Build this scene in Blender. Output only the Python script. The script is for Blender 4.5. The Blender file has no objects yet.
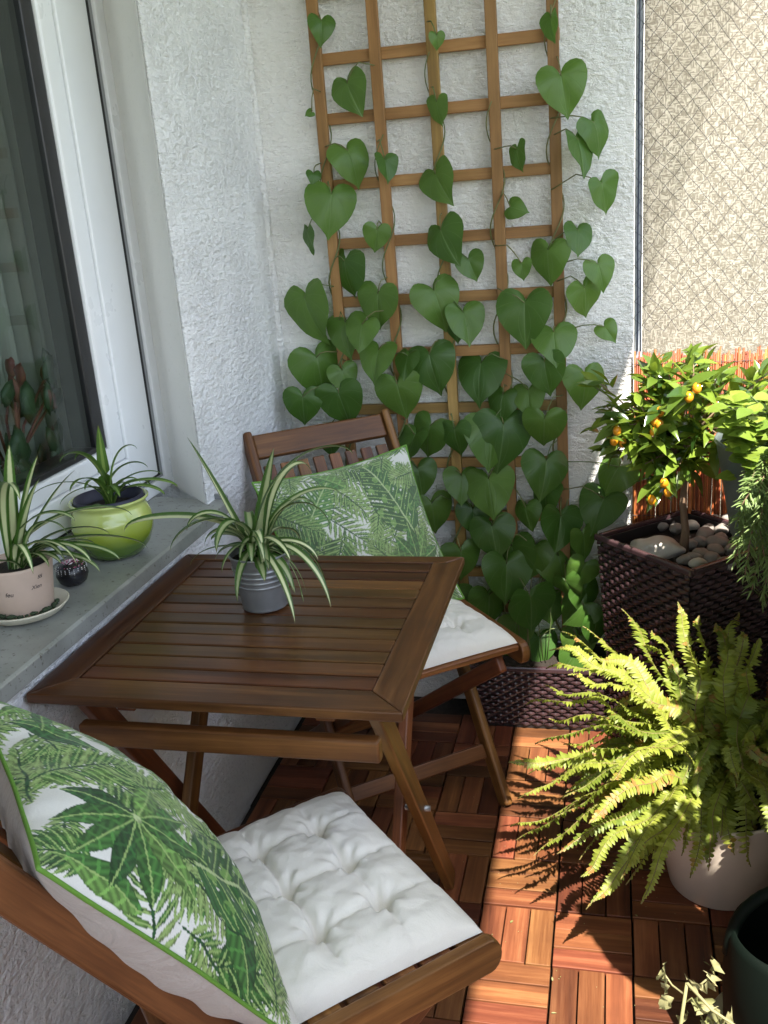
import bpy, bmesh, math, random
import numpy as np
from mathutils import Vector, Matrix, noise as mnoise

random.seed(7)
rnd = random.random
def U(a, b): return a + (b - a) * random.random()
C = bpy.context.scene
col = C.collection

# ------------------------------------------------------------------ camera
CAM = dict(yaw=-0.24817, pitch=-0.31345, roll=-0.07899, f=953.42, loc=Vector((0.8844, -1.6101, 1.3944)))
def cam_axes():
    y, p, r = CAM['yaw'], CAM['pitch'], CAM['roll']
    f = Vector((math.sin(y)*math.cos(p), math.cos(y)*math.cos(p), math.sin(p)))
    rt = Vector((math.cos(y), -math.sin(y), 0)); up = rt.cross(f)
    c, s = math.cos(r), math.sin(r)
    return c*rt + s*up, -s*rt + c*up, f
RT, UP, FW = cam_axes()
cd = bpy.data.cameras.new('camera'); cam = bpy.data.objects.new('camera', cd); col.objects.link(cam)
m = Matrix((RT, UP, -FW)).transposed().to_4x4(); m.translation = CAM['loc']; cam.matrix_world = m
cd.sensor_fit = 'VERTICAL'; cd.sensor_height = 24.0; cd.lens = CAM['f']/1024*24.0
cd.clip_start = 0.02; cd.clip_end = 500
C.camera = cam
def pix(px, py, ax, val):
    """where the sight line measured in the photo meets the plane axis=val (surveying helper)"""
    d = FW*CAM['f'] + RT*(px-384) - UP*(py-512)
    t = (val - CAM['loc'][ax]) / d[ax]
    return CAM['loc'] + d*t

# ------------------------------------------------------------------ light
SUN_TO = Vector((0.30, -0.53, 1.0)).normalized()
elev = math.asin(SUN_TO.z); azim = math.atan2(SUN_TO.x, SUN_TO.y)
w = bpy.data.worlds.new('World'); C.world = w; w.use_nodes = True
nt = w.node_tree; bg = nt.nodes['Background']
sky = nt.nodes.new('ShaderNodeTexSky'); sky.sky_type = 'NISHITA'; sky.sun_disc = False
sky.sun_elevation = elev; sky.sun_rotation = azim
bw_n = nt.nodes.new('ShaderNodeRGBToBW'); mixn = nt.nodes.new('ShaderNodeMix'); mixn.data_type = 'RGBA'; mixn.inputs[0].default_value = .45
nt.links.new(sky.outputs[0], bw_n.inputs[0]); nt.links.new(sky.outputs[0], mixn.inputs[6]); nt.links.new(bw_n.outputs[0], mixn.inputs[7])   # light summer haze whitens the blue
nt.links.new(mixn.outputs[2], bg.inputs[0]); bg.inputs[1].default_value = 0.15
sd = bpy.data.lights.new('sun', 'SUN'); sd.energy = 4.4; sd.angle = math.radians(0.53); sd.color = (1.0, 0.94, 0.84)
so = bpy.data.objects.new('sun', sd); col.objects.link(so)
so.rotation_euler = SUN_TO.to_track_quat('Z', 'Y').to_euler()
C.view_settings.view_transform = 'Standard'; C.view_settings.look = 'None'
C.view_settings.exposure = 1.97; C.view_settings.gamma = 1
C.view_settings.use_curve_mapping = False
C.render.engine = 'CYCLES'
C.cycles.max_bounces = 10; C.cycles.diffuse_bounces = 6; C.cycles.transparent_max_bounces = 12
C.render.resolution_x = 768; C.render.resolution_y = 1024

# ------------------------------------------------------------------ materials
class NB:
    def __init__(s, name):
        s.m = bpy.data.materials.new(name); s.m.use_nodes = True
        s.t = s.m.node_tree; s.t.nodes.clear()
        s.out = s.n('ShaderNodeOutputMaterial')
    def n(s, typ, **kw):
        n = s.t.nodes.new(typ)
        for k, v in kw.items():
            if k.startswith('i_'):
                n.inputs[k[2:].replace('_', ' ')].default_value = v
            else: setattr(n, k, v)
        return n
    def l(s, a, b): s.t.links.new(a, b)
    def uv(s, name='UVMap', scale=(1, 1, 1)):
        u = s.n('ShaderNodeUVMap', uv_map=name); mp = s.n('ShaderNodeMapping'); mp.inputs['Scale'].default_value = scale
        s.l(u.outputs[0], mp.inputs[0]); return mp.outputs[0]
    def obj(s, scale=(1, 1, 1)):
        u = s.n('ShaderNodeTexCoord'); mp = s.n('ShaderNodeMapping'); mp.inputs['Scale'].default_value = scale
        s.l(u.outputs['Object'], mp.inputs[0]); return mp.outputs[0]
    def tone(s):
        u = s.n('ShaderNodeUVMap', uv_map='tone'); x = s.n('ShaderNodeSeparateXYZ'); s.l(u.outputs[0], x.inputs[0])
        return x.outputs[0], x.outputs[1]
    def noise(s, vec, scale=5, detail=4, rough=.55, dist=0):
        n = s.n('ShaderNodeTexNoise'); s.l(vec, n.inputs['Vector'])
        n.inputs['Scale'].default_value = scale; n.inputs['Detail'].default_value = detail
        n.inputs['Roughness'].default_value = rough; n.inputs['Distortion'].default_value = dist
        return n.outputs['Fac']
    def ramp(s, fac, stops, interp='LINEAR'):
        r = s.n('ShaderNodeValToRGB'); r.color_ramp.interpolation = interp
        e = r.color_ramp.elements
        while len(e) < len(stops): e.new(.5)
        for k, (p, c) in enumerate(stops):
            e[k].position = p; e[k].color = (*c, 1) if not isinstance(c, (int, float)) else (c, c, c, 1)
        s.l(fac, r.inputs[0]); return r.outputs[0]
    def math(s, op, a, b=None, clamp=False):
        n = s.n('ShaderNodeMath', operation=op, use_clamp=clamp)
        for k, v in enumerate((a, b)):
            if v is None: continue
            if isinstance(v, (int, float)): n.inputs[k].default_value = v
            else: s.l(v, n.inputs[k])
        return n.outputs[0]
    def mix(s, fac, a, b, blend='MIX'):
        n = s.n('ShaderNodeMix', data_type='RGBA', blend_type=blend)
        for k, v in ((0, fac), (6, a), (7, b)):
            if isinstance(v, (int, float)): n.inputs[k].default_value = v
            elif isinstance(v, tuple): n.inputs[k].default_value = (*v, 1)
            else: s.l(v, n.inputs[k])
        return n.outputs[2]
    def bump(s, h, strength=.3, dist=.01, prev=None):
        b = s.n('ShaderNodeBump'); b.inputs['Strength'].default_value = strength; b.inputs['Distance'].default_value = dist
        s.l(h, b.inputs['Height'])
        if prev is not None: s.l(prev, b.inputs['Normal'])
        return b.outputs[0]
    def pbr(s, color, rough=.6, normal=None, metallic=0, spec=.5, **kw):
        p = s.n('ShaderNodeBsdfPrincipled')
        for k, v in (('Base Color', color), ('Roughness', rough), ('Metallic', metallic), ('Specular IOR Level', spec)):
            if isinstance(v, tuple): p.inputs[k].default_value = (*v, 1)
            elif isinstance(v, (int, float)): p.inputs[k].default_value = v
            else: s.l(v, p.inputs[k])
        for k, v in kw.items(): p.inputs[k.replace('_', ' ')].default_value = v
        if normal is not None: s.l(normal, p.inputs['Normal'])
        s.l(p.outputs[0], s.out.inputs[0]); s.p = p
        return p
    def translucent(s, color, fac, normal=None):
        t = s.n('ShaderNodeBsdfTranslucent')
        if isinstance(color, tuple): t.inputs[0].default_value = (*color, 1)
        else: s.l(color, t.inputs[0])
        if normal is not None: s.l(normal, t.inputs['Normal'])
        mx = s.n('ShaderNodeMixShader'); mx.inputs[0].default_value = fac
        s.l(s.p.outputs[0], mx.inputs[1]); s.l(t.outputs[0], mx.inputs[2]); s.l(mx.outputs[0], s.out.inputs[0])

M = {}
def wood(name, dark, mid, light, rough=.5, var=.5, spec=.4, bump=.12, streak=70):
    b = NB(name)
    v = b.uv(scale=(1.6, streak*.35, 1)); v2 = b.uv(scale=(3, streak, 1))
    g = b.noise(v, 1.0, 5, .6, .6); fine = b.noise(v2, 2.0, 4, .7, .2)
    f = b.math('ADD', b.math('MULTIPLY', g, .7), b.math('MULTIPLY', fine, .3))
    c = b.ramp(f, [(.30, dark), (.5, mid), (.68, light)])
    t, t2 = b.tone()
    h = b.n('ShaderNodeHueSaturation'); b.l(c, h.inputs['Color'])
    b.l(b.math('ADD', b.math('MULTIPLY', t, var), 1-var*.5), h.inputs['Value'])
    b.l(b.math('ADD', b.math('MULTIPLY', t2, .03), .485), h.inputs['Hue'])
    blot = b.noise(b.obj((1, 1, 1)), 9, 3)
    c2 = b.mix(b.math('MULTIPLY', b.math('SUBTRACT', blot, .45, True), 1.2), h.outputs[0], dark)
    r = b.math('ADD', b.math('MULTIPLY', fine, .25), rough-.12)
    b.pbr(c2, r, b.bump(fine, bump, .002), spec=spec)
    M[name] = b.m
wood('acacia', (.042, .014, .005), (.140, .053, .016), (.27, .115, .037), .40, .6)
wood('acacia_top', (.024, .009, .004), (.078, .030, .010), (.17, .076, .026), .33, 1.0)
wood('pine', (.15, .078, .022), (.27, .150, .046), (.38, .225, .08), .6, .45)
wood('deck', (.045, .014, .007), (.135, .046, .018), (.25, .105, .042), .5, 1.0)
wood('reed_wood', (.10, .025, .008), (.33, .080, .020), (.50, .17, .055), .6, .9)
wood('bark', (.10, .06, .035), (.20, .13, .08), (.30, .21, .14), .8, .4, bump=.5)

def stucco(name, colr, s1, s2, stren, streak=.25):
    b = NB(name)
    v = b.obj((1, 1, 1)); vs = b.obj((.75, .75, 1.2)); vh = b.obj((.22, .22, 1.9))
    big = b.noise(vs, s1, 5, .62, .1); grit = b.noise(v, s2, 4, .65); lines = b.noise(vh, s1*1.1, 3, .5)
    msk = b.ramp(b.noise(v, 5.5, 3), [(.36, .45), (.60, 1)])
    e = b.ramp(big, [(.32, 0), (.48, .42), (.55, .72), (.7, 1)])
    pit = b.ramp(b.noise(v, s1*2.6, 2), [(.28, 1), (.36, 0)])
    h = b.math('ADD', b.math('MULTIPLY', b.math('MULTIPLY', e, .75), msk), b.math('MULTIPLY', grit, .30))
    h = b.math('ADD', h, b.math('MULTIPLY', lines, streak*1.6))
    h = b.math('SUBTRACT', h, b.math('MULTIPLY', pit, .35))
    dirt = b.noise(v, 3.5, 5, .65)
    c = b.mix(b.math('MULTIPLY', b.math('SUBTRACT', dirt, .45, True), .6), colr, tuple(k*.84 for k in colr))
    c = b.mix(b.math('MULTIPLY', pit, .12), c, (.35, .33, .30))
    b.pbr(c, .92, b.bump(h, stren, .015), spec=.15)
    M[name] = b.m
stucco('stucco_fine', (.92, .92, .92), 56, 210, .85, .35)
stucco('stucco_coarse', (.92, .91, .89), 74, 240, .8, .35)
stucco('stucco_reveal', (.80, .79, .76), 30, 260, .08)
stucco('concrete', (.62, .61, .58), 12, 90, .2)

def plain(name, c, rough=.5, metallic=0, spec=.5, nscale=40, bump=0.0, vary=.12, **kw):
    b = NB(name); v = b.obj()
    n = b.noise(v, nscale, 4, .6)
    k = tuple(x*(1-vary*2.0) for x in c)
    cc = b.mix(b.math('MULTIPLY', n, 1.0), c, k)
    r = b.math('ADD', b.math('MULTIPLY', n, .2), rough-.1)
    b.pbr(cc, r, b.bump(n, bump, .003) if bump else None, metallic, spec, **kw)
    M[name] = b.m; return b
plain('upvc', (.80, .81, .82), .3, nscale=6, vary=.05)
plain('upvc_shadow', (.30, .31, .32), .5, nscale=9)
plain('gasket', (.010, .010, .012), .35)
plain('black_gap', (.012, .012, .014), .7)
plain('galv', (.34, .35, .36), .34, .6, nscale=25, vary=.15)
plain('rim_metal', (.60, .61, .62), .28, 1.0, nscale=25)
plain('steel_blue', (.42, .45, .50), .5, .1, nscale=60, vary=.25)
plain('soil', (.030, .020, .013), .95, nscale=220, bump=1.0, vary=.4)
plain('pink_clay', (.60, .45, .36), .6, nscale=22, vary=.14, bump=.05)
plain('cream_plastic', (.66, .61, .48), .4, nscale=12)
plain('white_pot', (.60, .51, .42), .45, nscale=10)
plain('navy_liner', (.03, .03, .06), .5)
plain('black_paint', (.012, .011, .014), .25)
plain('liner', (.018, .016, .017), .5, bump=.1)
plain('stone_grey', (.30, .27, .24), .7, nscale=30, bump=.15, vary=.25)
plain('stone_white', (.66, .61, .53), .7, nscale=14, bump=.3, vary=.25)
plain('dark_green', (.0025, .006, .004), .7, spec=.12, nscale=10)
plain('beige_plastic', (.36, .31, .22), .45, nscale=10)
plain('bounce_wall', (.86, .83, .77), .9, nscale=3, vary=.06)
plain('room_wall', (.55, .55, .50), .9)
plain('room_floor', (.10, .07, .05), .6)
plain('cord_navy', (.02, .03, .07), .6)
plain('net_string', (.07, .07, .075), .7)
plain('ring_gold', (.5, .4, .15), .4, .8)
plain('print_ink', (.05, .04, .04), .6)
plain('moss', (.05, .08, .035), .9, nscale=120, bump=.8, vary=.4)
plain('piping_green', (.13, .30, .035), .7, nscale=300, bump=.2)
plain('zinc_plate', (.14, .17, .175), .4, .2, nscale=12)
plain('red_petal', (.13, .028, .022), .6)
plain('pink_glitter', (.5, .10, .22), .5)
plain('white_dot', (.8, .78, .78), .5)

def sill_mat():
    b = NB('sill_metal'); v = b.obj()
    n = b.noise(v, 14, 5, .65); sp = b.noise(v, 95, 3, .7)
    c = b.ramp(n, [(.3, (.27, .28, .26)), (.7, (.38, .39, .365))])
    spots = b.ramp(sp, [(.60, 0), (.67, 1)])
    patch = b.ramp(b.noise(v, 6, 3), [(.36, 0), (.55, 1)])
    c = b.mix(b.math('MULTIPLY', b.math('MULTIPLY', spots, patch), .8), c, (.10, .08, .06))
    b.pbr(c, b.ramp(n, [(.3, .34), (.7, .55)]), b.bump(sp, .12, .001), .35, .5)
    M['sill_metal'] = b.m
sill_mat()

def fabric(name, c, weave=900, rough=.9, wr=.25, dark=None):
    b = NB(name); v = b.obj((1, 1, 1))
    n = b.noise(v, 16, 4, .6, .6); f = b.noise(v, weave, 2, .5)
    cc = b.mix(b.math('MULTIPLY', f, .35), c, dark or tuple(k*.7 for k in c))
    b.pbr(cc, rough, b.bump(f, .25, .001, b.bump(n, wr, .012)), spec=.15, Sheen_Weight=.3)
    M[name] = b.m
fabric('cushion_white', (.85, .83, .77), 700, wr=.35)
fabric('linen_grey', (.45, .40, .37), 500, wr=.8)

def print_mat():
    b = NB('leaf_print'); a = b.n('ShaderNodeAttribute', attribute_name='print')
    v = b.obj(); f = b.noise(v, 800, 2, .5); n = b.noise(v, 14, 4, .6, .5)
    cc = b.mix(b.math('MULTIPLY', f, .22), a.outputs['Color'], (.1, .13, .08))
    b.pbr(cc, .9, b.bump(f, .25, .001, b.bump(n, .35, .012)), spec=.15, Sheen_Weight=.2)
    M['leaf_print'] = b.m
print_mat()

def strap_leaf(name, edge, mid, w=.32, trans=.22):
    b = NB(name); u = b.n('ShaderNodeUVMap', uv_map='UVMap'); x = b.n('ShaderNodeSeparateXYZ'); b.l(u.outputs[0], x.inputs[0])
    d = b.math('ABSOLUTE', b.math('SUBTRACT', x.outputs[1], .5))
    st = b.noise(b.uv(scale=(4, 60, 1)), 1.0, 3)
    d2 = b.math('ADD', d, b.math('MULTIPLY', b.math('SUBTRACT', st, .5), .22))
    f = b.ramp(d2, [(w*.45, 1), (w*.75, 0)])
    t, t2 = b.tone()
    ed = b.mix(t, edge, tuple(k*.75 for k in edge))
    md = b.mix(t2, mid, edge)
    c = b.mix(f, ed, md)
    tip = b.ramp(x.outputs[0], [(.95, 0), (1.0, 1)])
    c = b.mix(b.math('MULTIPLY', tip, .8), c, (.16, .09, .035))
    b.pbr(c, .38, b.bump(st, .15, .002), spec=.5); b.translucent(c, trans)
    M[name] = b.m
strap_leaf('spider_leaf', (.062, .145, .022), (.78, .80, .46), .36)
strap_leaf('spider_leaf_pale', (.10, .20, .035), (.30, .40, .10), .22)

def leafmat(name, a, c2, rough=.4, trans=.3, vein=.0, tcol=None, spec=.5, dry=None):
    b = NB(name); t, t2 = b.tone()
    n = b.noise(b.obj(), 60, 3, .6)
    c = b.mix(t, a, c2)
    c = b.mix(b.math('MULTIPLY', n, .35), c, tuple(k*.5 for k in a))
    if dry: c = b.mix(b.ramp(t2, [(.80, 0), (.97, 1)]), c, dry)
    nrm = None
    if vein:
        u = b.n('ShaderNodeUVMap', uv_map='UVMap'); x = b.n('ShaderNodeSeparateXYZ'); b.l(u.outputs[0], x.inputs[0])
        ax = b.math('ABSOLUTE', x.outputs[0])
        ang = b.math('ARCTAN2', ax, b.math('MULTIPLY', x.outputs[1], -1))
        rr = b.math('SQRT', b.math('ADD', b.math('MULTIPLY', ax, ax), b.math('MULTIPLY', x.outputs[1], x.outputs[1])))
        # veins: rays fanning from the petiole, curved toward the tip
        cur = b.math('ADD', ang, b.math('MULTIPLY', rr, .9))
        w_ = b.math('ABSOLUTE', b.math('SINE', b.math('MULTIPLY', cur, 5.2)))
        vl = b.ramp(w_, [(0, 1), (.13, 0)])
        mid = b.ramp(ax, [(0.004, 1), (.016, 0)])
        vv = b.math('MAXIMUM', b.math('MULTIPLY', vl, .55), mid)
        c = b.mix(b.math('MULTIPLY', vv, vein), c, (.17, .27, .10))
        nrm = b.bump(b.math('SUBTRACT', b.math('MULTIPLY', n, .5), vv), .35, .003)
    b.pbr(c, rough, nrm, spec=spec); b.translucent(b.mix(.5, c, tcol or c2), trans)
    M[name] = b.m
leafmat('vine_leaf', (.046, .120, .018), (.125, .235, .040), .42, .38, .5, (.16, .34, .035))
leafmat('vine_stem', (.09, .14, .04), (.17, .16, .06), .6, .0)
leafmat('citrus_leaf', (.030, .075, .014), (.22, .31, .040), .20, .30, 0, (.42, .55, .04))
leafmat('herb_leaf', (.12, .21, .028), (.30, .38, .05), .45, .35, 0, (.3, .5, .04))
leafmat('rosemary_leaf', (.12, .19, .05), (.26, .36, .12), .5, .25)
leafmat('fern_leaf', (.10, .16, .020), (.40, .43, .065), .5, .38, 0, (.50, .55, .06), dry=(.34, .17, .05))
leafmat('fern_stem', (.16, .15, .04), (.22, .14, .06), .6, .0)
leafmat('dry_leaf', (.20, .22, .07), (.42, .38, .20), .7, .3)
leafmat('orange_fruit', (.72, .22, .012), (.80, .36, .02), .28, .06)
leafmat('room_leaf', (.02, .045, .018), (.035, .07, .03), .5, .1)

def green_pot():
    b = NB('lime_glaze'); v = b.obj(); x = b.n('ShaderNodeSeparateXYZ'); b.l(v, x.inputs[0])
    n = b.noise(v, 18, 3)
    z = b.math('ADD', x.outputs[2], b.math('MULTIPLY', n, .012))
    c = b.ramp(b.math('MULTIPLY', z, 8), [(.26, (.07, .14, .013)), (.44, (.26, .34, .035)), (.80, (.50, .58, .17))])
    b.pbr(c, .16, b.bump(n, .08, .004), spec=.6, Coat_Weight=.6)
    M['lime_glaze'] = b.m
green_pot()

def glass_mats():
    b = NB('window_glass'); g = b.n('ShaderNodeBsdfGlossy'); g.inputs['Roughness'].default_value = .01
    g.inputs[0].default_value = (.9, .95, .93, 1)
    t = b.n('ShaderNodeBsdfTransparent'); t.inputs[0].default_value = (.88, .92, .90, 1)
    lw_ = b.n('ShaderNodeLayerWeight'); lw_.inputs[0].default_value = .5; sch = b.math('ADD', b.math('MULTIPLY', b.math('POWER', lw_.outputs['Facing'], 5.0), .92), .05)
    mx = b.n('ShaderNodeMixShader'); b.l(sch, mx.inputs[0]); b.l(t.outputs[0], mx.inputs[1]); b.l(g.outputs[0], mx.inputs[2])
    b.l(mx.outputs[0], b.out.inputs[0]); M['window_glass'] = b.m
    # patterned privacy glass: short crossing ridges
    b = NB('patterned_glass'); v = b.obj()
    def strokes(sc, s):
        mp = b.n('ShaderNodeMapping'); mp.inputs['Scale'].default_value = sc; b.l(v, mp.inputs[0])
        return b.ramp(b.noise(mp.outputs[0], s, 1.5, .5), [(.46, 0), (.56, 1)])
    hst = strokes((1, 1, 4.6), 62); vst = strokes((4.6, 1, 1), 62)
    ck = b.ramp(b.noise(v, 85, 1), [(.49, 0), (.51, 1)])
    h = b.mix(ck, hst, vst)
    x = b.n('ShaderNodeSeparateColor'); b.l(h, x.inputs[0])
    big = b.noise(v, 5, 3)
    c = b.mix(b.math('MULTIPLY', x.outputs[0], .70), (.80, .78, .73), (.26, .235, .19))
    c = b.mix(b.math('MULTIPLY', big, .22), c, (.80, .68, .60))
    nr = b.bump(x.outputs[0], .9, .006)
    b.pbr(c, .3, nr, spec=.4); b.translucent(c, .86, nr)
    M['patterned_glass'] = b.m
    b = NB('curtain'); v = b.obj((1, 1, 1)); b.pbr(b.mix(b.noise(v, 6), (.50, .50, .46), (.36, .37, .34)), .9); b.translucent((.5, .5, .46), .4); M['curtain'] = b.m
glass_mats()

def wicker():
    b = NB('wicker'); t, t2 = b.tone(); v = b.obj()
    n = b.noise(v, 130, 3)
    c = b.mix(t, (.030, .015, .018), (.060, .033, .036))
    b.pbr(c, .26, b.bump(n, .08, .002), spec=.7); M['wicker'] = b.m
wicker()
def ground_mats():
    b = NB('lawn'); v = b.obj(); n = b.noise(v, .6, 6, .7)
    b.pbr(b.ramp(n, [(.3, (.03, .06, .015)), (.7, (.09, .13, .04))]), .9); M['lawn'] = b.m
    b = NB('underlay'); v = b.obj(); b.pbr(b.ramp(b.noise(v, 60, 3), [(.3, (.012, .010, .009)), (.7, (.035, .028, .024))]), .9); M['underlay'] = b.m
ground_mats()

# ------------------------------------------------------------------ mesh builder
class MB:
    def __init__(s): s.v = []; s.f = []; s.uv = []; s.tn = []; s.sm = []
    def add(s, verts, faces, uvs, tone=None, smooth=False):
        """uvs: per face list of (u,v)"""
        o = len(s.v); s.v += [tuple(v) for v in verts]
        tone = tone or (rnd(), rnd())
        for f, u in zip(faces, uvs):
            s.f.append([o+i for i in f]); s.uv += list(u); s.tn += [tone]*len(f); s.sm.append(smooth)
    def box(s, c, ax, dims, grain=None, tone=None):
        """c centre, ax three unit vectors, dims full sizes; grain = axis index"""
        c = Vector(c); ax = [Vector(a) for a in ax]; h = [d/2 for d in dims]
        if grain is None: grain = max(range(3), key=lambda i: dims[i])
        vs = [c + ax[0]*(h[0]*i) + ax[1]*(h[1]*j) + ax[2]*(h[2]*k) for i in (-1, 1) for j in (-1, 1) for k in (-1, 1)]
        L = [(i*h[0], j*h[1], k*h[2]) for i in (-1, 1) for j in (-1, 1) for k in (-1, 1)]
        fs = [(0, 1, 3, 2), (4, 6, 7, 5), (0, 4, 5, 1), (2, 3, 7, 6), (0, 2, 6, 4), (1, 5, 7, 3)]
        nax = [0, 0, 1, 1, 2, 2]; o1, o2 = U(0, 20), U(0, 20); us = []
        for f, na in zip(fs, nax):
            if na == grain:
                a, b = [i for i in range(3) if i != na]; us.append([(L[i][a]*3+o1, L[i][b]+o2) for i in f])
            else:
                b = [i for i in range(3) if i not in (na, grain)][0]; us.append([(L[i][grain]+o1, L[i][b]+o2+na*.3) for i in f])
        s.add(vs, fs, us, tone)
    def abox(s, x0, x1, y0, y1, z0, z1, grain=None, tone=None):
        s.box(((x0+x1)/2, (y0+y1)/2, (z0+z1)/2), ((1, 0, 0), (0, 1, 0), (0, 0, 1)), (x1-x0, y1-y0, z1-z0), grain, tone)
    def beam(s, p0, p1, wd, th, side, tone=None, ext=0):
        """board from p0 to p1; wd measured across 'side', th along 'side' vector"""
        p0, p1 = Vector(p0), Vector(p1); a = (p1-p0).normalized(); sd_ = Vector(side); sd_ = (sd_-a*sd_.dot(a)).normalized()
        b = a.cross(sd_)
        s.box((p0+p1)/2, (a, b, sd_), ((p1-p0).length+2*ext, wd, th), 0, tone)
    def prism(s, pts, origin, ex, ey, ez, depth, tone=None, grain=0):
        """2d polygon pts in ex,ey plane extruded +-depth/2 along ez"""
        o = Vector(origin); ex, ey, ez = Vector(ex), Vector(ey), Vector(ez); n = len(pts)
        vs = [o+ex*x+ey*y+ez*(-depth/2) for x, y in pts] + [o+ex*x+ey*y+ez*(depth/2) for x, y in pts]
        o1, o2 = U(0, 20), U(0, 20)
        fs = [list(range(n))[::-1], list(range(n, 2*n))]; us = [[(pts[i][0]+o1, pts[i][1]+o2) for i in fs[0]], [(pts[i-n][0]+o1, pts[i-n][1]+o2) for i in fs[1]]]
        for i in range(n):
            j = (i+1) % n; fs.append([i, j, n+j, n+i])
            us.append([(pts[i][0]+o1, o2+.2), (pts[j][0]+o1, o2+.2), (pts[j][0]+o1, o2+.2+depth), (pts[i][0]+o1, o2+.2+depth)])
        s.add(vs, fs, us, tone)
    def tube(s, path, rad, seg=6, tone=None, cap=True):
        path = [Vector(p) for p in path]; n = len(path)
        if not hasattr(rad, '__len__'): rad = [rad]*n
        vs = []; up = Vector((0, 0, 1)); prev = None
        for i, p in enumerate(path):
            d = (path[min(i+1, n-1)]-path[max(i-1, 0)]).normalized()
            if prev is None:
                a = d.cross(up) if abs(d.z) < .95 else d.cross(Vector((1, 0, 0)))
            else: a = prev - d*prev.dot(d)
            a.normalize(); prev = a; b = d.cross(a)
            for k in range(seg):
                t = 2*math.pi*k/seg; vs.append(p + a*(rad[i]*math.cos(t)) + b*(rad[i]*math.sin(t)))
        fs = []; us = []; L = 0; o1, o2 = U(0, 20), U(0, 20)
        for i in range(n-1):
            dl = (path[i+1]-path[i]).length
            for k in range(seg):
                k2 = (k+1) % seg; fs.append([i*seg+k, i*seg+k2, (i+1)*seg+k2, (i+1)*seg+k])
                c = rad[i]*6.28/seg
                us.append([(L+o1, k*c+o2), (L+o1, (k+1)*c+o2), (L+dl+o1, (k+1)*c+o2), (L+dl+o1, k*c+o2)])
            L += dl
        if cap and seg > 2:
            fs.append(list(range(seg))[::-1]); us.append([(o1, o2)]*seg); fs.append(list(range((n-1)*seg, n*seg))); us.append([(o1, o2)]*seg)
        s.add(vs, fs, us, tone, True)
    def lathe(s, prof, c, seg=48, axis=None, tone=None, sx=1, sy=1):
        c = Vector(c); vs = []; n = len(prof)
        for r, z in prof:
            for k in range(seg):
                t = 2*math.pi*k/seg; vs.append(c+Vector((r*math.cos(t)*sx, r*math.sin(t)*sy, z)))
        fs = []; us = []
        for i in range(n-1):
            for k in range(seg):
                k2 = (k+1) % seg; fs.append([i*seg+k, i*seg+k2, (i+1)*seg+k2, (i+1)*seg+k])
                us.append([(k/seg, i/n), ((k+1)/seg, i/n), ((k+1)/seg, (i+1)/n), (k/seg, (i+1)/n)])
        s.add(vs, fs, us, tone, True)
    def grid(s, fn, nu, nv, tone=None, flip=False):
        vs = [fn(i/nu, j/nv) for j in range(nv+1) for i in range(nu+1)]; fs = []; us = []
        for j in range(nv):
            for i in range(nu):
                a = j*(nu+1)+i; f = [a, a+1, a+nu+2, a+nu+1]; u = [(i/nu, j/nv), ((i+1)/nu, j/nv), ((i+1)/nu, (j+1)/nv), (i/nu, (j+1)/nv)]
                if flip: f = f[::-1]; u = u[::-1]
                fs.append(f); us.append(u)
        s.add(vs, fs, us, tone, True)
    def blob(s, c, r, squash=(1, 1, 1), rot=None, lump=.12, sub=2, tone=None):
        bm = bmesh.new(); bmesh.ops.create_icosphere(bm, subdivisions=sub, radius=1)
        off = Vector((U(0, 50), U(0, 50), U(0, 50))); R_ = rot or Matrix.Identity(3)
        vs = []
        for v in bm.verts:
            k = 1+lump*mnoise.noise(v.co*1.3+off)*2
            vs.append(Vector(c)+R_@Vector((v.co.x*squash[0], v.co.y*squash[1], v.co.z*squash[2]))*(r*k))
        fs = [[v.index for v in f.verts] for f in bm.faces]; bm.free()
        s.add(vs, fs, [[(0, 0), (1, 0), (1, 1)]]*len(fs), tone, True)
    def build(s, name, mat, parent=None, bevel=0, seg=2, weld=False, loc=None):
        me = bpy.data.meshes.new(name); me.from_pydata(s.v, [], s.f)
        ul = me.uv_layers.new(name='UVMap'); tl = me.uv_layers.new(name='tone')
        ul.data.foreach_set('uv', np.array(s.uv, dtype=np.float32).ravel()); tl.data.foreach_set('uv', np.array(s.tn, dtype=np.float32).ravel())
        me.polygons.foreach_set('use_smooth', s.sm)
        if loc is not None:
            me.transform(Matrix.Translation(-Vector(loc)))
        me.update(); me.validate()
        o = bpy.data.objects.new(name, me); col.objects.link(o)
        me.materials.append(M[mat] if isinstance(mat, str) else mat)
        if loc is not None: o.location = loc
        if bevel:
            b = o.modifiers.new('bevel', 'BEVEL'); b.width = bevel; b.segments = seg; b.limit_method = 'ANGLE'; b.angle_limit = math.radians(40)
            b.harden_normals = False
        if parent is not None: o.parent = parent
        return o

def tag(o, label, cat, group=None):
    o['label'] = label; o['category'] = cat
    if group: o['group'] = group
    return o
def struct(o, kind='structure'): o['kind'] = kind; return o
def thing(name, label, cat, loc=(0, 0, 0), rz=0, group=None):
    o = bpy.data.objects.new(name, None); col.objects.link(o); o.location = loc; o.rotation_euler = (0, 0, rz); o.empty_display_size = .05
    return tag(o, label, cat, group)
X, Y, Z = Vector((1, 0, 0)), Vector((0, 1, 0)), Vector((0, 0, 1))

# ================================================================== SETTING
YB = .87          # back wall
XR = 1.36         # balustrade
mb = MB(); mb.abox(-60, 60, -60, 60, -6.2, -6.0); struct(mb.build('ground', 'lawn'))
mb = MB(); mb.abox(-.35, 1.385, -4, 1.08, 2.5, 2.68); struct(mb.build('ceiling', 'concrete'))
mb = MB(); mb.abox(-.01, 1.44, -4, 1.08, -.25, -.021); struct(mb.build('floor_slab', 'underlay'))
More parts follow.
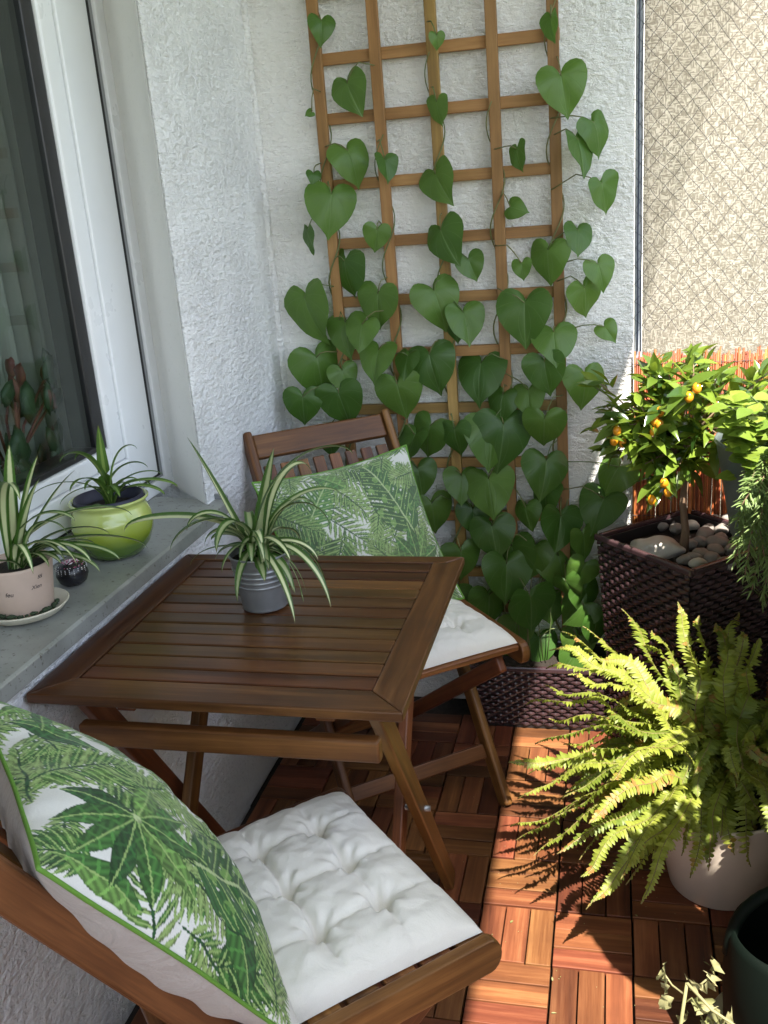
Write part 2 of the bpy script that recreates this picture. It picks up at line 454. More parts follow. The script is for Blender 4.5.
# deck of click tiles: 30 cm tiles, each of four 15 cm squares of three slats turned alternately
mb = MB(); S = .15; g = .0026
for i in range(-4, 6):
    for j in range(-5, 19):
        x0 = .62+i*S; y1 = -j*S+ (YB-YB)  # seams at x = .62, y = 0 as surveyed
        y0 = y1-S
        if x0 < -.02 or x0 > 1.30 or y0 > YB-.02: continue
        seam = .0015
        vert = (i+j) % 2 == 0
        for k in range(3):
            w_ = (S-seam*2)/3
            dz = U(-.0012, .0012)
            if vert: mb.abox(x0+seam+k*w_+g/2, x0+seam+(k+1)*w_-g/2, y0+seam, y1-seam, -.016+dz, dz, 1)
            else: mb.abox(x0+seam, x0+S-seam, y0+seam+k*w_+g/2, y0+seam+(k+1)*w_-g/2, -.016+dz, dz, 0)
deck = struct(mb.build('deck_floor', 'deck', bevel=.0012, seg=2))

# walls
lw = thing('side_wall', 'white rough stucco wall holding the window on the left', 'wall', (0, 0, 0))
mb = MB(); mb.prism([(0, .28), (0, YB+.2), (-.35, YB+.2), (-.35, .43), (-.148, .43)], (0, 0, 1.24), X, Y, Z, 2.52); mb.build('wall_pier', 'stucco_fine', lw, bevel=.007, seg=3)
mb = MB(); mb.abox(-.35, -.0006, -4, .2862, -.02, .772); mb.build('wall_below_window', 'stucco_fine', lw)
mb = MB(); mb.abox(-.35, -.0006, -4, .2862, 2.25, 2.5); mb.build('wall_above_window', 'stucco_fine', lw)
mb = MB(); mb.abox(-.35, -.0006, -4, -1.75, .772, 2.25); mb.build('wall_panel', 'stucco_fine', lw)
# splayed smooth reveal, a skim coat 2 mm proud of the pier's cheek
mb = MB(); mb.prism([(-.0065, .2850), (-.0065, .2825), (-.1505, .4275), (-.1505, .4320)], (0, 0, 1.515), X, Y, Z, 1.468)
mb.build('window_reveal', 'stucco_reveal', lw)
# back wall
bw = thing('end_wall', 'white coarse stucco wall behind the trellis', 'wall', (.45, YB, 0))
mb = MB(); mb.abox(-.03, .935, YB, YB+.2, -.02, 2.5)
o = mb.build('wall_face', 'stucco_coarse', bevel=.004); o.parent = bw; o.matrix_parent_inverse = Matrix.Translation(-bw.location)

# rounded plaster fillet in the corner
mb = MB()
path = []
for k in range(60):
    z = .0+2.5*k/59
    path.append((.003+.002*mnoise.noise(Vector((0, 0, z*6))), YB-.003, z))
mb.tube(path, [.010+.003*mnoise.noise(Vector((3, 0, k*.7))) for k in range(60)], 12)
mb.build('corner_fillet', 'stucco_fine', lw)

# glazed partition to the neighbour
pt = thing('glazed_partition', 'bright patterned privacy glass panel to the right of the white wall', 'partition', (1.15, YB+.04, 0))
def child(o, p):
    o.parent = p; o.matrix_parent_inverse = Matrix.Translation(-p.location); return o
mb = MB(); mb.abox(.956, 1.40, YB+.035, YB+.043, .02, 2.48); child(mb.build('glass_panel', 'patterned_glass'), pt)
mb = MB(); mb.abox(.937, .953, YB+.006, YB+.055, 0, 2.499); mb.abox(1.401, 1.425, YB+.012, YB+.055, 0, 2.499); child(mb.build('frame', 'steel_blue', bevel=.002), pt)

# balustrade (mostly outside the frame on the right) and its rail
bl = thing('balustrade', 'solid pale balcony balustrade along the open right side', 'balustrade', (XR+.03, -1, 0))
mb = MB(); mb.abox(XR+.01, XR+.06, -4, .90, -.02, .97); child(mb.build('panel', 'concrete', bevel=.004), bl)
mb = MB(); mb.abox(XR-.0, XR+.075, -4, .90, .972, 1.01); child(mb.build('handrail', 'galv', bevel=.006), bl)

# unseen house, added so its wall bounces sunlight through the privacy glass
nh = thing('bounce_house', 'unseen pale house wall added to bounce sunlight through the patterned privacy glass', 'house', (3.5, 3.4, -6))
mb = MB(); mb.abox(-1.5, 9, 3.4, 6, -6, 5); child(mb.build('wall', 'bounce_wall'), nh)
for k in range(3):
    for zz in (-3.6, -.6, 2.2):
        x0 = 3.2+k*2.1; fmb = MB()
        fmb.abox(x0, x0+1.1, 3.36, 3.397, zz, zz+.06); fmb.abox(x0, x0+1.1, 3.36, 3.397, zz+1.24, zz+1.3); fmb.abox(x0, x0+.06, 3.36, 3.397, zz+.0601, zz+1.2399); fmb.abox(x0+1.04, x0+1.1, 3.36, 3.397, zz+.0601, zz+1.2399)
        f = child(fmb.build('window_frame', 'upvc'), nh)
        gm = MB(); gm.abox(x0+.06, x0+1.04, 3.38, 3.39, zz+.06, zz+1.24); g2 = gm.build('pane', 'gasket'); g2.parent = f; g2.matrix_parent_inverse = Matrix.Translation(-nh.location) @ Matrix.Identity(4)
        g2.matrix_parent_inverse = Matrix.Identity(4)

# room behind the window
mb = MB()
mb.abox(-3.4, -.36, -2.6, -2.5, -.1, 2.6); mb.abox(-3.4, -.36, .9, 1.0, -.1, 2.6); mb.abox(-3.5, -3.4, -2.6, 1.0, -.1, .9); mb.abox(-3.5, -3.4, -2.6, -1.9, .9001, 2.6); mb.abox(-3.5, -3.4, .2, 1.0, .9001, 2.6)   # open bay: gap added in the far wall to let skylight onto the curtains
mb.abox(-3.4, -.355, -2.5, .9, 2.52, 2.6); struct(mb.build('room_walls', 'room_wall'))
mb = MB(); mb.abox(-3.4, -.36, -2.5, .9, -.1, -.02); struct(mb.build('room_floor', 'room_floor'))

# ------------------------------------------------------------------ window
wn = thing('window', 'white plastic window with dark glass above the sill on the left', 'window', (-.15, -.6, .8))
def fr(mb, x0, x1, y0, y1, z0, z1, t, tz=None):   # rectangular ring in the yz plane
    tz = tz or t
    mb.abox(x0, x1, y0, y0+t, z0, z1); mb.abox(x0, x1, y1-t, y1, z0, z1)
    mb.abox(x0, x1, y0+t, y1-t, z0, z0+tz); mb.abox(x0, x1, y0+t, y1-t, z1-tz, z1)
def ring(name, mat, x0, x1, y1, z0, t, tz, bev):
    mb = MB(); fr(mb, x0, x1, -1.36-y1, y1, z0, 3.03-z0, t, tz); child(mb.build(name, mat, bevel=bev, seg=3), wn)
ring('outer_frame', 'upvc', -.235, -.146, .446, .788, .058, .030, .003)
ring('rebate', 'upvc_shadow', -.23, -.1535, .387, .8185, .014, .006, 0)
ring('seal', 'black_gap', -.23, -.1525, .3725, .8250, .010, .004, 0)
ring('sash', 'upvc', -.232, -.1510, .362, .8295, .125, .072, .004)
ring('glazing_bead', 'upvc', -.225, -.1560, .2365, .9020, .058, .040, .007)
ring('gasket', 'gasket', -.222, -.1640, .178, .9425, .042, .012, .003)
mb = MB(); mb.abox(-.177, -.171, -1.50, .140, .952, 2.08); child(mb.build('glass', 'window_glass'), wn)

# sill ledge: sloping metal with drip edge and an upturned end
sl = thing('window_sill', 'long grey metal window sill with specks of dirt under the window', 'window sill', (-.04, -.5, .78))
mb = MB()
prof = [(-.150, .7875), (.026, .778), (.031, .774), (.031, .748), (.028, .748), (.027, .772), (-.150, .7820)]
mb.prism(prof, (0, -.72, 0), X, Z, Y, 2.08)
child(mb.build('sheet', 'sill_metal', bevel=.0012), sl)
mb = MB(); mb.prism([(-.003, .779), (.030, .777), (.032, .785), (.028, .790), (-.003, .792)], (0, .324, 0), X, Z, Y, .006)
child(mb.build('end_cap', 'galv', bevel=.002), sl)

# curtain inside
def curtain(name, y0, y1, xc, n, label):
    mb = MB()
    def fn(u, v):
        y = y0+(y1-y0)*u; return Vector((xc+.016*math.sin(u*n*6.28)+.007*math.sin(u*31+v*2), y, .83+1.6*v))
    mb.grid(fn, 90, 6)
    o = mb.build(name, 'curtain', loc=(xc, (y0+y1)/2, .70)); sm = o.modifiers.new('s', 'SOLIDIFY'); sm.thickness = .0015
    return tag(o, label, 'curtain')
curtain('curtain', .06, .33, -.325, 5, 'pale grey curtain hanging inside behind the window glass by the frame')
curtain('curtain', -.40, -.20, -.325, 4, 'sheer grey curtain hanging deeper in the room behind the window glass')

# plant inside the room
ip = thing('houseplant', 'dim plant with red flower stalks seen through the window glass', 'plant', (-.262, -.01, .80))
mb = MB(); mb.lathe([(.0, 0), (.055, 0), (.060, .10), (.054, .10), (.055, .02)], (-.262, -.01, .80), 24); child(mb.build('pot', 'beige_plastic'), ip)
mb = MB(); mr = MB()
for k in range(9):
    a = U(0, 6.28); L = U(.12, .26); top = Vector((-.262+.03*math.cos(a), -.01+.16*math.sin(a), .90+L))
    mr.tube([(-.262, -.01, .88), (-.262+.02*math.cos(a), -.01+.05*math.sin(a), .9+L*.6), top], .003, 5)
    mr.blob(top, .011, (1, .7, 2.2), None, .3, 2)
for k in range(46):
    a = U(0, 6.28); z = U(.9, 1.16); c = Vector((-.262+.035*math.cos(a), -.01+.17*math.sin(a), z))
    mb.blob(c, U(.02, .034), (.25, .8, 1.5), Matrix.Rotation(U(-1, 1), 3, 'X'), sub=1)
child(mb.build('leaves', 'room_leaf'), ip); child(mr.build('flower_stalks', 'red_petal'), ip)
mb = MB(); mb.abox(-.47, -.22, -1.6, .3, .775, .80); tag(mb.build('inner_sill', 'upvc', bevel=.003, loc=(-.35, -.6, .775)), 'white window board inside the room behind the glass', 'window board')

# ------------------------------------------------------------------ trellis
tr = thing('trellis', 'honey coloured wooden trellis fixed to the white wall', 'trellis', (.47, YB-.03, .15))
ups = [(.188, .187), (.333, .338), (.471, .478), (.611, .620), (.751, .758)]   # x at z=1.85 and at z=.6
for x1, x0 in ups:
    mb = MB(); sl_ = (x1-x0)/1.25
    mb.beam((x0-sl_*.45, YB-.040, .15), (x1+sl_*.2, YB-.040, 2.05), .027, .017, Y); child(mb.build('upright', 'pine', bevel=.002), tr)
zs = [.29, .395, .56, .711, .862, 1.011, 1.149, 1.296, 1.439, 1.594, 1.729, 1.875, 2.015]
for z in zs:
    mb = MB(); mb.beam((.176, YB-.0225, z+.004), (.766, YB-.0225, z+.002), .027, .016, Y); child(mb.build('rail', 'pine', bevel=.002), tr)

# ------------------------------------------------------------------ heart leaves
HEART = [(0, .045), (.045, .13), (.12, .205), (.22, .245), (.33, .235), (.42, .175), (.475, .08), (.49, -.04), (.465, -.17), (.41, -.30), (.335, -.425), (.24, -.53), (.145, -.615), (.06, -.69), (0, -.78)]
HO = HEART + [(-x, y) for x, y in HEART[-2:0:-1]]
def heart(mb, c, wd, tip, nrm, curl=.18, fold=.25, squash=1.0):
    """c: blade centre, wd: width, tip: direction towards tip, nrm: facing"""
    nrm = Vector(nrm).normalized(); tip = Vector(tip); tip = (tip-nrm*tip.dot(nrm)).normalized(); sx = tip.cross(nrm).normalized()
    o = Vector(c) + (-tip)*(.30*wd); rings = (.0, .25, .5, .75, 1.0); n = len(HO); vs = []; uv = []
    ph = U(0, 6.28); tw = U(-.12, .12)
    for r in rings[1:]:
        for k, (x, y) in enumerate(HO):
            px, py = x*r*squash, y*r
            z = fold*abs(px) - curl*(px*px*1.4+py*py*1.1) + .03*r*math.sin(k*1.25+ph)*r + tw*px*py*2
            if fold: z -= .06*r
            vs.append(o + sx*(px*wd) + (-tip)*(py*wd) + nrm*(z*wd)); uv.append((x*r, y*r))
    vs.append(o); uv.append((0, 0)); ci = len(vs)-1; fs = []
    for k in range(n):
        k2 = (k+1) % n; fs.append([ci, k, k2])
        for r in range(len(rings)-2): fs.append([r*n+k, (r+1)*n+k, (r+1)*n+k2, r*n+k2])
    mb.add(vs, fs, [[uv[i] for i in f] for f in fs], (rnd(), rnd()), True)
    return o
LV = [(322,29,27,95),(309,113,9,150),(351,96,40,70),(437,41,16,90),(437,112,28,100),(354,163,42,68),(387,169,14,90),(440,186,42,62),(314,178,15,100),
(331,211,50,95),(308,241,14,98),(376,239,27,105),(445,244,46,68),(472,268,28,70),(344,276,44,95),(308,317,58,75),(377,308,43,95),(440,305,48,75),(467,325,40,80),(345,335,42,80),
(551,28,14,90),(564,92,48,75),(600,135,40,55),(583,154,22,70),(605,196,38,55),(517,158,14,80),(516,208,22,20),(579,240,32,100),(547,264,42,100),(522,270,20,80),(602,274,32,75),
(587,300,40,60),(524,321,54,95),(609,332,22,60),(555,345,44,85),(546,376,42,85),(586,388,42,85),(544,432,42,90),(546,475,46,95),(503,443,58,100),(526,517,30,80),(560,531,45,100),
(611,478,40,120),(598,512,46,110),(563,570,46,70),(574,613,40,140),(514,562,50,85),(532,612,50,80),(321,374,52,75),(375,362,40,95),(303,409,38,90),(343,407,46,80),(432,370,48,75),
(478,378,50,95),(400,399,46,80),(426,439,42,110),(492,443,54,100),(434,516,40,80),(490,495,50,85),(494,540,44,85),(507,580,50,90),(462,487,36,95),(462,564,40,80),(490,608,44,85),
(455,605,38,90),(540,650,36,100),(410,445,34,100),(330,440,30,90),(575,648,34,110),(515,635,36,95),(480,640,34,80),(438,570,34,90),(420,480,36,85),(544,500,34,85),(585,545,34,80),
(528,400,34,80),(500,405,34,95),(455,440,34,90),(474,520,34,90),(552,610,32,80),(455,330,26,90),(530,560,40,100),(500,650,34,90),(570,590,30,60),(588,600,36,70),(580,575,34,110),(596,632,32,90),(570,660,34,120),(360,335,34,100),(405,365,30,90),(345,380,30,80)]
vn = thing('climbing_vine', 'green climber with large heart shaped leaves twining up the trellis', 'climbing plant', (.5, .78, .19))
mb = MB(); ms = MB()
YF = YB-.050
def sc_at(p): return (p-CAM['loc']).dot(FW)/CAM['f']
colx = [u[0] for u in ups]
for (px, py, wpx, ang) in LV:
    yy = YF-U(.015, .065)-(.04 if px > 565 and py > 560 else 0)
    p = pix(px, py, 1, yy); wd = wpx*sc_at(p)*1.10
    a = math.radians(ang+U(-6, 6)); side = .0
    narrow = (wpx < 24 and ang > 60 and ang < 102 and rnd() < .4) or (px, py) in ((308, 241), (583, 154), (551, 28))
    nx = U(-.75, .75); nz = U(-.15, .75)
    if narrow: nx = random.choice((-1, 1))*1.3; wd *= 2.0
    if px > 575: nx += .35
    tip = Vector((math.cos(a), -.15, -math.sin(a)))
    o = heart(mb, p, wd, tip, (nx, -1, nz), curl=U(.05, .55), fold=U(.03, .42))
    # petiole back to the nearest upright's twining stem
    cx = min(colx, key=lambda c: abs(c-o.x)); tgt = Vector((cx+U(-.01, .01), YF-.003, o.z+U(.0, .05)-(.03 if px > 575 else 0)))
    mid = (o+tgt)/2+Vector((0, -.012, U(.005, .03)))
    ms.tube([o, o.lerp(mid, .5)+Vector((0, -.004, .004)), mid, mid.lerp(tgt, .6)+Vector((0, -.003, 0)), tgt], .0015, 5)
child(mb.build('foliage', 'vine_leaf'), vn)
for ci, c in enumerate(colx):
    top = [2.0, 1.55, 1.72, 1.60, 1.98][ci]; n = 120; ph = U(0, 6)
    pth = []
    for k in range(n):
        z = .22+(top-.22)*k/(n-1); x = c+.0195*math.cos(z*26+ph)+.004*mnoise.noise(Vector((z*5, ci, 0)))
        y = YF+.010+.0175*math.sin(z*26+ph); pth.append((x, y, z))
    ms.tube(pth, [.0030-.0016*k/n for k in range(n)], 6)
for k in range(9):   # lower stems into the trough
    x = U(.5, .82); ms.tube([(x, .77, .17), (x+U(-.02, .02), .79, .28), (x+U(-.05, .05), YF-.01, .42)], .0016, 5)
child(ms.build('stems', 'vine_stem'), vn)

# ------------------------------------------------------------------ wicker planters
def wick_side(mb, a0, a1, b0, b1, nrm, rows, pitch, amp=.0026):
    """woven face between bottom edge a0-a1 and top edge b0-b1"""
    a0, a1, b0, b1, nrm = map(Vector, (a0, a1, b0, b1, nrm))
    L = (a1-a0).length; nseg = max(4, int(L/pitch))*4
    for r in range(rows):
        t = rnd()
        def fn(u, v, r=r):
            wv = math.sin(u*nseg/4*math.pi+(r % 2)*math.pi); ov = .5+.5*wv
            vz = (r+.5+(v-.5)*(.42+.66*ov))/rows; e0 = a0.lerp(a1, u); e1 = b0.lerp(b1, u); p = e0.lerp(e1, min(1, max(0, vz)))
            return p + nrm*(amp*(ov*1.7-.5) + .0028*math.sin(v*math.pi)*(.3+.7*ov))
        mb.grid(fn, nseg, 3, (t*.6+.2, t))
def planter(name, cx, cy, rz, bt, tp, h, rows, label, depth_liner=.04, sx=1.0):
    t = thing(name, label, 'planter', (cx, cy, 0), rz)
    mb = MB(); B = bt/2; T = tp/2
    cs = [(-1, -1), (1, -1), (1, 1), (-1, 1)]
    for k in range(4):
        p, q = cs[k], cs[(k+1) % 4]
        a0 = (p[0]*B*sx, p[1]*B, .01); a1 = (q[0]*B*sx, q[1]*B, .01); b0 = (p[0]*T*sx, p[1]*T, h-.012); b1 = (q[0]*T*sx, q[1]*T, h-.012)
        nr = Vector((p[0]+q[0], p[1]+q[1], 0)).normalized()
        wick_side(mb, a0, a1, b0, b1, nr, rows, .0155)
    mb.build('woven_body', 'wicker', t)
    mb = MB(); i = .004
    vs = [((B-i)*sx*x, (B-i)*y, .0) for x, y in cs]+[((T-i)*sx*x, (T-i)*y, h-.012) for x, y in cs]
    fs = [[3, 2, 1, 0]]+[[k, (k+1) % 4, 4+(k+1) % 4, 4+k] for k in range(4)]
    mb.add(vs, fs, [[(0, 0)]*4]*5)
    mb.build('shell', 'liner', t)
    mb = MB(); W = .014
    for sgn in (-1, 1):
        mb.box((0, sgn*T, h-.004), (X, Y, Z), (2*T*sx+W, W, .016)); mb.box((sgn*T*sx, 0, h-.004), (X, Y, Z), (W, 2*T-W-.001, .0158))
    mb.build('rim', 'wicker', t, bevel=.004)
    mb = MB(); T2 = T-.012
    for sgn in (-1, 1):
        mb.box((0, sgn*T2, h-.055), (X, Y, Z), (2*T2*sx, .004, .1)); mb.box((sgn*T2*sx, 0, h-.055), (X, Y, Z), (.004, 2*T2-.009, .1))
    mb.build('inner_pot', 'liner', t, bevel=.001)
    mb = MB(); T3 = T-.015
    def fn(u, v): return Vector(((u-.5)*2*T3*sx, (v-.5)*2*T3, h-depth_liner+.006*mnoise.noise(Vector((u*9, v*9, cx*10)))))
    mb.grid(fn, 24, 24); mb.build('soil', 'soil', t)
    return t
# tall square planter turned 45 deg, kumquat tree in it
PC = (1.063, .657); PR = math.atan2(-.23, .204)
planter('wicker_planter', PC[0], PC[1], PR, .255, .307, .57, 42, 'tall square dark brown wicker planter holding the orange fruited tree', .034)
planter('wicker_trough', .70, .765, 0, .145, .165, .19, 15, 'low dark brown wicker trough at the foot of the trellis', .03, sx=2.55)

# pebbles and pale rock on its soil
def loc_to(pc, rz, x, y, z): 
    c, s = math.cos(rz), math.sin(rz); return Vector((pc[0]+c*x-s*y, pc[1]+s*x+c*y, z))
random.seed(58); mb = MB(); 
rk = pix(657, 549, 2, .545)
mb.blob((0, 0, 0), .054, (1.25, .85, .50), Matrix.Rotation(-.2, 3, 'Z'), .13, 4)
tag(mb.build('rock', 'stone_white'), 'large flat pale rock beside the trunk in the tall planter', 'rock').location = (rk.x, rk.y, .546)
peb = [(705,536,.020),(718,545,.022),(733,552,.017),(712,560,.019),(726,566,.018),(700,556,.018),(742,540,.017),(722,532,.017),(698,572-6,.015),(736,533,.016),(745,550,.016),(712,522,.018),(690,527,.016),(728,520,.017),(715,552,.018),(700,543,.016),(752,545,.018),(745,530,.016),(735,562,.016),(708,530,.015),(720,540,.016),(690,546,.014),(694,560,.016),(684,562,.014),(676,530,.016),(660,528,.015)]
for k, (px, py, r) in enumerate(peb):
    p = pix(px, py, 2, .545); mb = MB(); q = Matrix.Rotation(U(0, 3), 3, 'Z')
    mb.blob((0, 0, 0), r*1.2, (1.15, .9, .72), q, .12, 3)
    o = mb.build('pebble', 'stone_grey' if k not in (8, 12) else 'stone_white'); o.location = (p.x, p.y, .548+U(0, .004))
    tag(o, 'rounded grey pebble in the heap around the trunk in the tall planter' if k not in (8, 12) else 'small whitish pebble touching the trunk in the tall planter', 'pebble', 'pebbles in the tall planter')

# ------------------------------------------------------------------ citrus tree
def blade(mb, base, d, nrm, L, W, droop=.2, fold=.15, tone=None, n=6, prof=None, wave=0):
    """lens shaped leaf from base along d"""
    d = Vector(d).normalized(); nrm = Vector(nrm); nrm = (nrm-d*nrm.dot(d)).normalized(); sx = d.cross(nrm)
    vs = []; uv = []
    for i in range(n+1):
        t = i/n; w_ = W*.5*(math.sin(math.pi*min(1, t**.85)) if prof is None else prof(t)); w_ = max(w_, .0004)
        c = Vector(base)+d*(L*t)-nrm*(droop*L*t*t)
        wv = wave*W*math.sin(t*14)
        vs += [c-sx*w_+nrm*(fold*w_*2+wv), c, c+sx*w_+nrm*(fold*w_*2-wv)]; uv += [(t, 0), (t, .5), (t, 1)]
    fs = []
    for i in range(n):
        a = i*3; fs += [[a, a+1, a+4, a+3], [a+1, a+2, a+5, a+4]]
    mb.add(vs, fs, [[uv[i] for i in f] for f in fs], tone or (rnd(), rnd()), True)
kt = thing('kumquat_tree', 'small leafy citrus tree bearing orange fruit in the tall wicker planter', 'tree', (1.055, .66, .53))
random.seed(21)
mt = MB(); ml = MB()
tb = Vector((1.050, .655, .53)); tt = Vector((1.058, .66, .77))
mt.tube([tb, tb+Vector((.004, 0, .06)), tb+Vector((-.004, .004, .13)), tt], [.013, .0095, .0085, .007], 10)
ends = []
cc = Vector((1.065, .655, .865))
for k in range(46):
    a = U(0, 6.28); el = U(-.45, 1.3); R_ = U(.55, 1.0)
    e = cc+Vector((math.cos(a)*math.cos(el)*.245*R_, math.sin(a)*math.cos(el)*.17*R_, math.sin(el)*.185*R_))
    if e.y > YB-.03: e.y = YB-.03-U(0, .05)
    ends.append(e); md = tt.lerp(e, .5)+Vector((U(-.02, .02), U(-.02, .02), U(-.01, .03)))
    mt.tube([tt-Vector((0, 0, U(0, .05))), md, e], [.0035, .0024, .0013], 6)
low = [pix(660, 458, 1, .58), pix(672, 440, 1, .56), pix(640, 440, 1, .60), pix(622, 425, 1, .62), pix(650, 475, 1, .57), pix(690, 452, 1, .55)]
for e in low: ends.append(e); mt.tube([tt-Vector((0, 0, .06)), tt.lerp(e, .5)+Vector((0, 0, .02)), e], [.003, .002, .0012], 6)
for e in ends:
    dr = (e-tt).normalized()
    for q in range(15):
        b = e-dr*U(0, .075)+Vector((U(-.012, .012), U(-.012, .012), U(-.012, .012))); d = (dr*.6+Vector((U(-1, 1), U(-1, 1), U(-.7, .8)))).normalized()
        L = U(.034, .064)
        if b.y+d.y*L > YB-.01: continue
        blade(ml, b, d, Z+Vector((U(-.7, .7), U(-.9, .5), 0)), L, L*U(.36, .44), U(-.05, .35), .18)
FR = [(617,431,.60),(614,441,.60),(623,443,.61),(655,421,.56),(654,432,.56),(660,425,.55),(689,397,.50),(697,388,.50),(664,483,.55),(668,492,.55),(652,500,.56),(725,455,.52),(731,450,.53),(748,437,.52),(660,412,.57)]
for px, py, y in FR+[(636,455,.57),(680,470,.55),(706,440,.52),(645,470,.56),(690,478,.55)]:
    e = pix(px, py, 1, y-.03)+Vector((0, .004, .013)); st = tt+Vector((0, 0, U(-.03, .05)))
    mt.tube([st, st.lerp(e, .55)+Vector((0, 0, .025)), e], [.0028, .0018, .0010], 6); dr = (e-st).normalized()
    for q in range(9):
        b = e-dr*U(0, .05)+Vector((U(-.008, .008), U(-.004, .012), U(0, .012))); d = (dr*.5+Vector((U(-1, 1), U(-1, .8), U(-1, .5)))).normalized(); L = U(.045, .075)
        blade(ml, b, d, Z+Vector((U(-.7, .7), U(-.9, .5), 0)), L, L*U(.34, .42), U(.05, .5), .18)
child(mt.build('trunk', 'bark'), kt); child(ml.build('crown', 'citrus_leaf'), kt)
for px, py, y in FR:
    p = pix(px, py, 1, y-.035); mb = MB(); mb.blob(p, .0112, (.88, .88, 1.12), Matrix.Rotation(U(-.4, .4), 3, 'X'), .03, 2)
    child(mb.build('fruit', 'orange_fruit'), kt)

# ------------------------------------------------------------------ reed screen
rs = thing('reed_screen', 'reddish brown reed mat standing behind the fruit tree', 'reed screen', (1.15, YB-.02, 0))
mb = MB(); random.seed(5)
x = .932
while x < 1.35:
    r = U(.0019, .0031); x += r*2+U(0, .0006)
    top = .985+U(-.012, .012); yo = U(-.0015, .0015); b_ = U(-.004, .004)
    mb.tube([(x, YB-.012+yo, .0), (x+b_, YB-.012-yo, .5), (x, YB-.012+yo, top)], r, 6)
x = .934
while x < 1.35:
    r = U(.0024, .0032); x += r*2-.0008; top = .97+U(-.02, .012)
    mb.tube([(x, YB-.0055, .0), (x+U(-.003, .003), YB-.006, .5), (x, YB-.0055, top)], r, 5)
child(mb.build('reeds', 'reed_wood'), rs)
mb = MB()
for z in (.08, .24, .40, .56, .72, .88, .96):
    mb.tube([(.928+k*.006, YB-.016+(.001 if k % 2 else -.001), z+.001*math.sin(k)) for k in range(71)], .0007, 4)
child(mb.build('binding_wire', 'net_string'), rs)

# ------------------------------------------------------------------ bird net with its cords
bn = thing('bird_net', 'fine dark diamond net stretched in front of the privacy glass', 'net', (1.15, YB, 1.0))
mb = MB(); random.seed(9); s = .0185; yn = YB+.004
nodes = {}
def node(i, j):
    if (i, j) not in nodes:
        nodes[(i, j)] = Vector((.934+i*s+U(-.0028, .0028)+.004*math.sin(j*.23), yn+U(-.001, .001), 1.03+j*s*1.15+U(-.003, .003)+.010*math.sin(i*.35)))
    return nodes[(i, j)]
for i in range(0, 24):
    for j in range(0, 42):
        if (i+j) % 2: continue
        for di in (-1, 1):
            if 0 <= i+di < 24:
                p, q = node(i, j), node(i+di, j+1)
                mb.tube([p, (p+q)/2+Vector((U(-.0008, .0008), 0, -.0008)), q], .00058, 3, cap=False)
        mb.blob(node(i, j), .0010, sub=1, lump=0)
child(mb.build('mesh', 'net_string'), bn)
mb = MB(); mb.tube([(.944+.0006*math.sin(k*.9), yn-.002, .99+k*.05) for k in range(31)], .0017, 6)
mb.tube([(.952+.0008*math.sin(k*1.3+1), yn-.001, .99+k*.05) for k in range(31)], .0012, 6)
child(mb.build('edge_cord', 'cord_navy'), bn)

# ------------------------------------------------------------------ table
def rbox(name, mat, parent, c, ax, dims, bevel=.004):
    mb = MB(); mb.box(c, ax, dims); return mb.build(name, mat, parent, bevel=bevel, seg=3)
TX0, TX1, TY0, TY1, TZ = .006, .600, -.472, .130, .72
tb_ = thing('folding_table', 'square slatted brown wooden folding table beside the sill', 'table', ((TX0+TX1)/2, (TY0+TY1)/2, 0))
tl = Matrix.Translation(-tb_.location)
def T(o): o.parent = tb_; o.matrix_parent_inverse = tl; return o
th = .017; bw_ = .058
mb = MB()   # mitred frame boards: long rails butt between cheeks, 3 mm chamfer
mb.prism([(TX0, TY0), (TX1, TY0), (TX1-bw_, TY0+bw_), (TX0+bw_, TY0+bw_)], (0, 0, TZ-th/2), X, Y, Z, th, (.75, .5)); T(mb.build('front_board', 'acacia_top', bevel=.003, seg=3))
mb = MB(); mb.prism([(TX0+.032, TY1-.032), (TX1-.032, TY1-.032), (TX1, TY1), (TX0, TY1)], (0, 0, TZ-th/2), X, Y, Z, th, (.5, .5)); T(mb.build('back_board', 'acacia_top', bevel=.003, seg=3))
mb = MB(); mb.prism([(TX1+.0, TY0+.0006), (TX1+.0, TY1-.0006), (TX1-.0326, TY1-.0326), (TX1-bw_, TY1-.0326), (TX1-bw_, TY0+bw_+.0006)], (0, 0, TZ-th/2), X, Y, Z, th-.0004, (.9, .6))
# grain runs along y for the cheeks
def yprism(x0, x1, tone):
    mb = MB(); mb.box(((x0+x1)/2, (TY0+TY1)/2+.0, TZ-th/2-.0004), (Y, X, Z), (TY1-TY0-bw_*1-.0340, x1-x0, th-.0006), 0, tone); return mb
def cheek(pts, tone, origin):
    mb = MB(); mb.prism([(y, x) for x, y in pts][::-1], origin, Y, X, Z, th-.0006, tone); return mb
for nm, pts, tone in (('side_board', [(TX1-.0005, TY0+.001), (TX1-.0005, TY1-.001), (TX1-.0330, TY1-.0330), (TX1-bw_, TY1-.0330), (TX1-bw_, TY0+bw_+.0010)], (.85, .5)),
                      ('side_board', [(TX0+.0005, TY0+.001), (TX0+bw_, TY0+bw_+.0010), (TX0+bw_, TY1-.0330), (TX0+.0330, TY1-.0330), (TX0+.0005, TY1-.001)], (.3, .3))):
    T(cheek(pts, tone, (0, 0, TZ-th/2)).build(nm, 'acacia_top', bevel=.0025, seg=3))
ys0, ys1 = TY0+bw_+.004, TY1-.032-.004; N = 12; pw = (ys1-ys0)/N; random.seed(3)
for k in range(N):
    mb = MB(); mb.abox(TX0+bw_+.001, TX1-bw_-.001, ys0+k*pw+.0022, ys0+(k+1)*pw-.0022, TZ-.013-.002+U(-.0006, .0006), TZ-.002+U(-.0008, .0004), 0)
    T(mb.build('slat', 'acacia_top', bevel=.0025, seg=3))
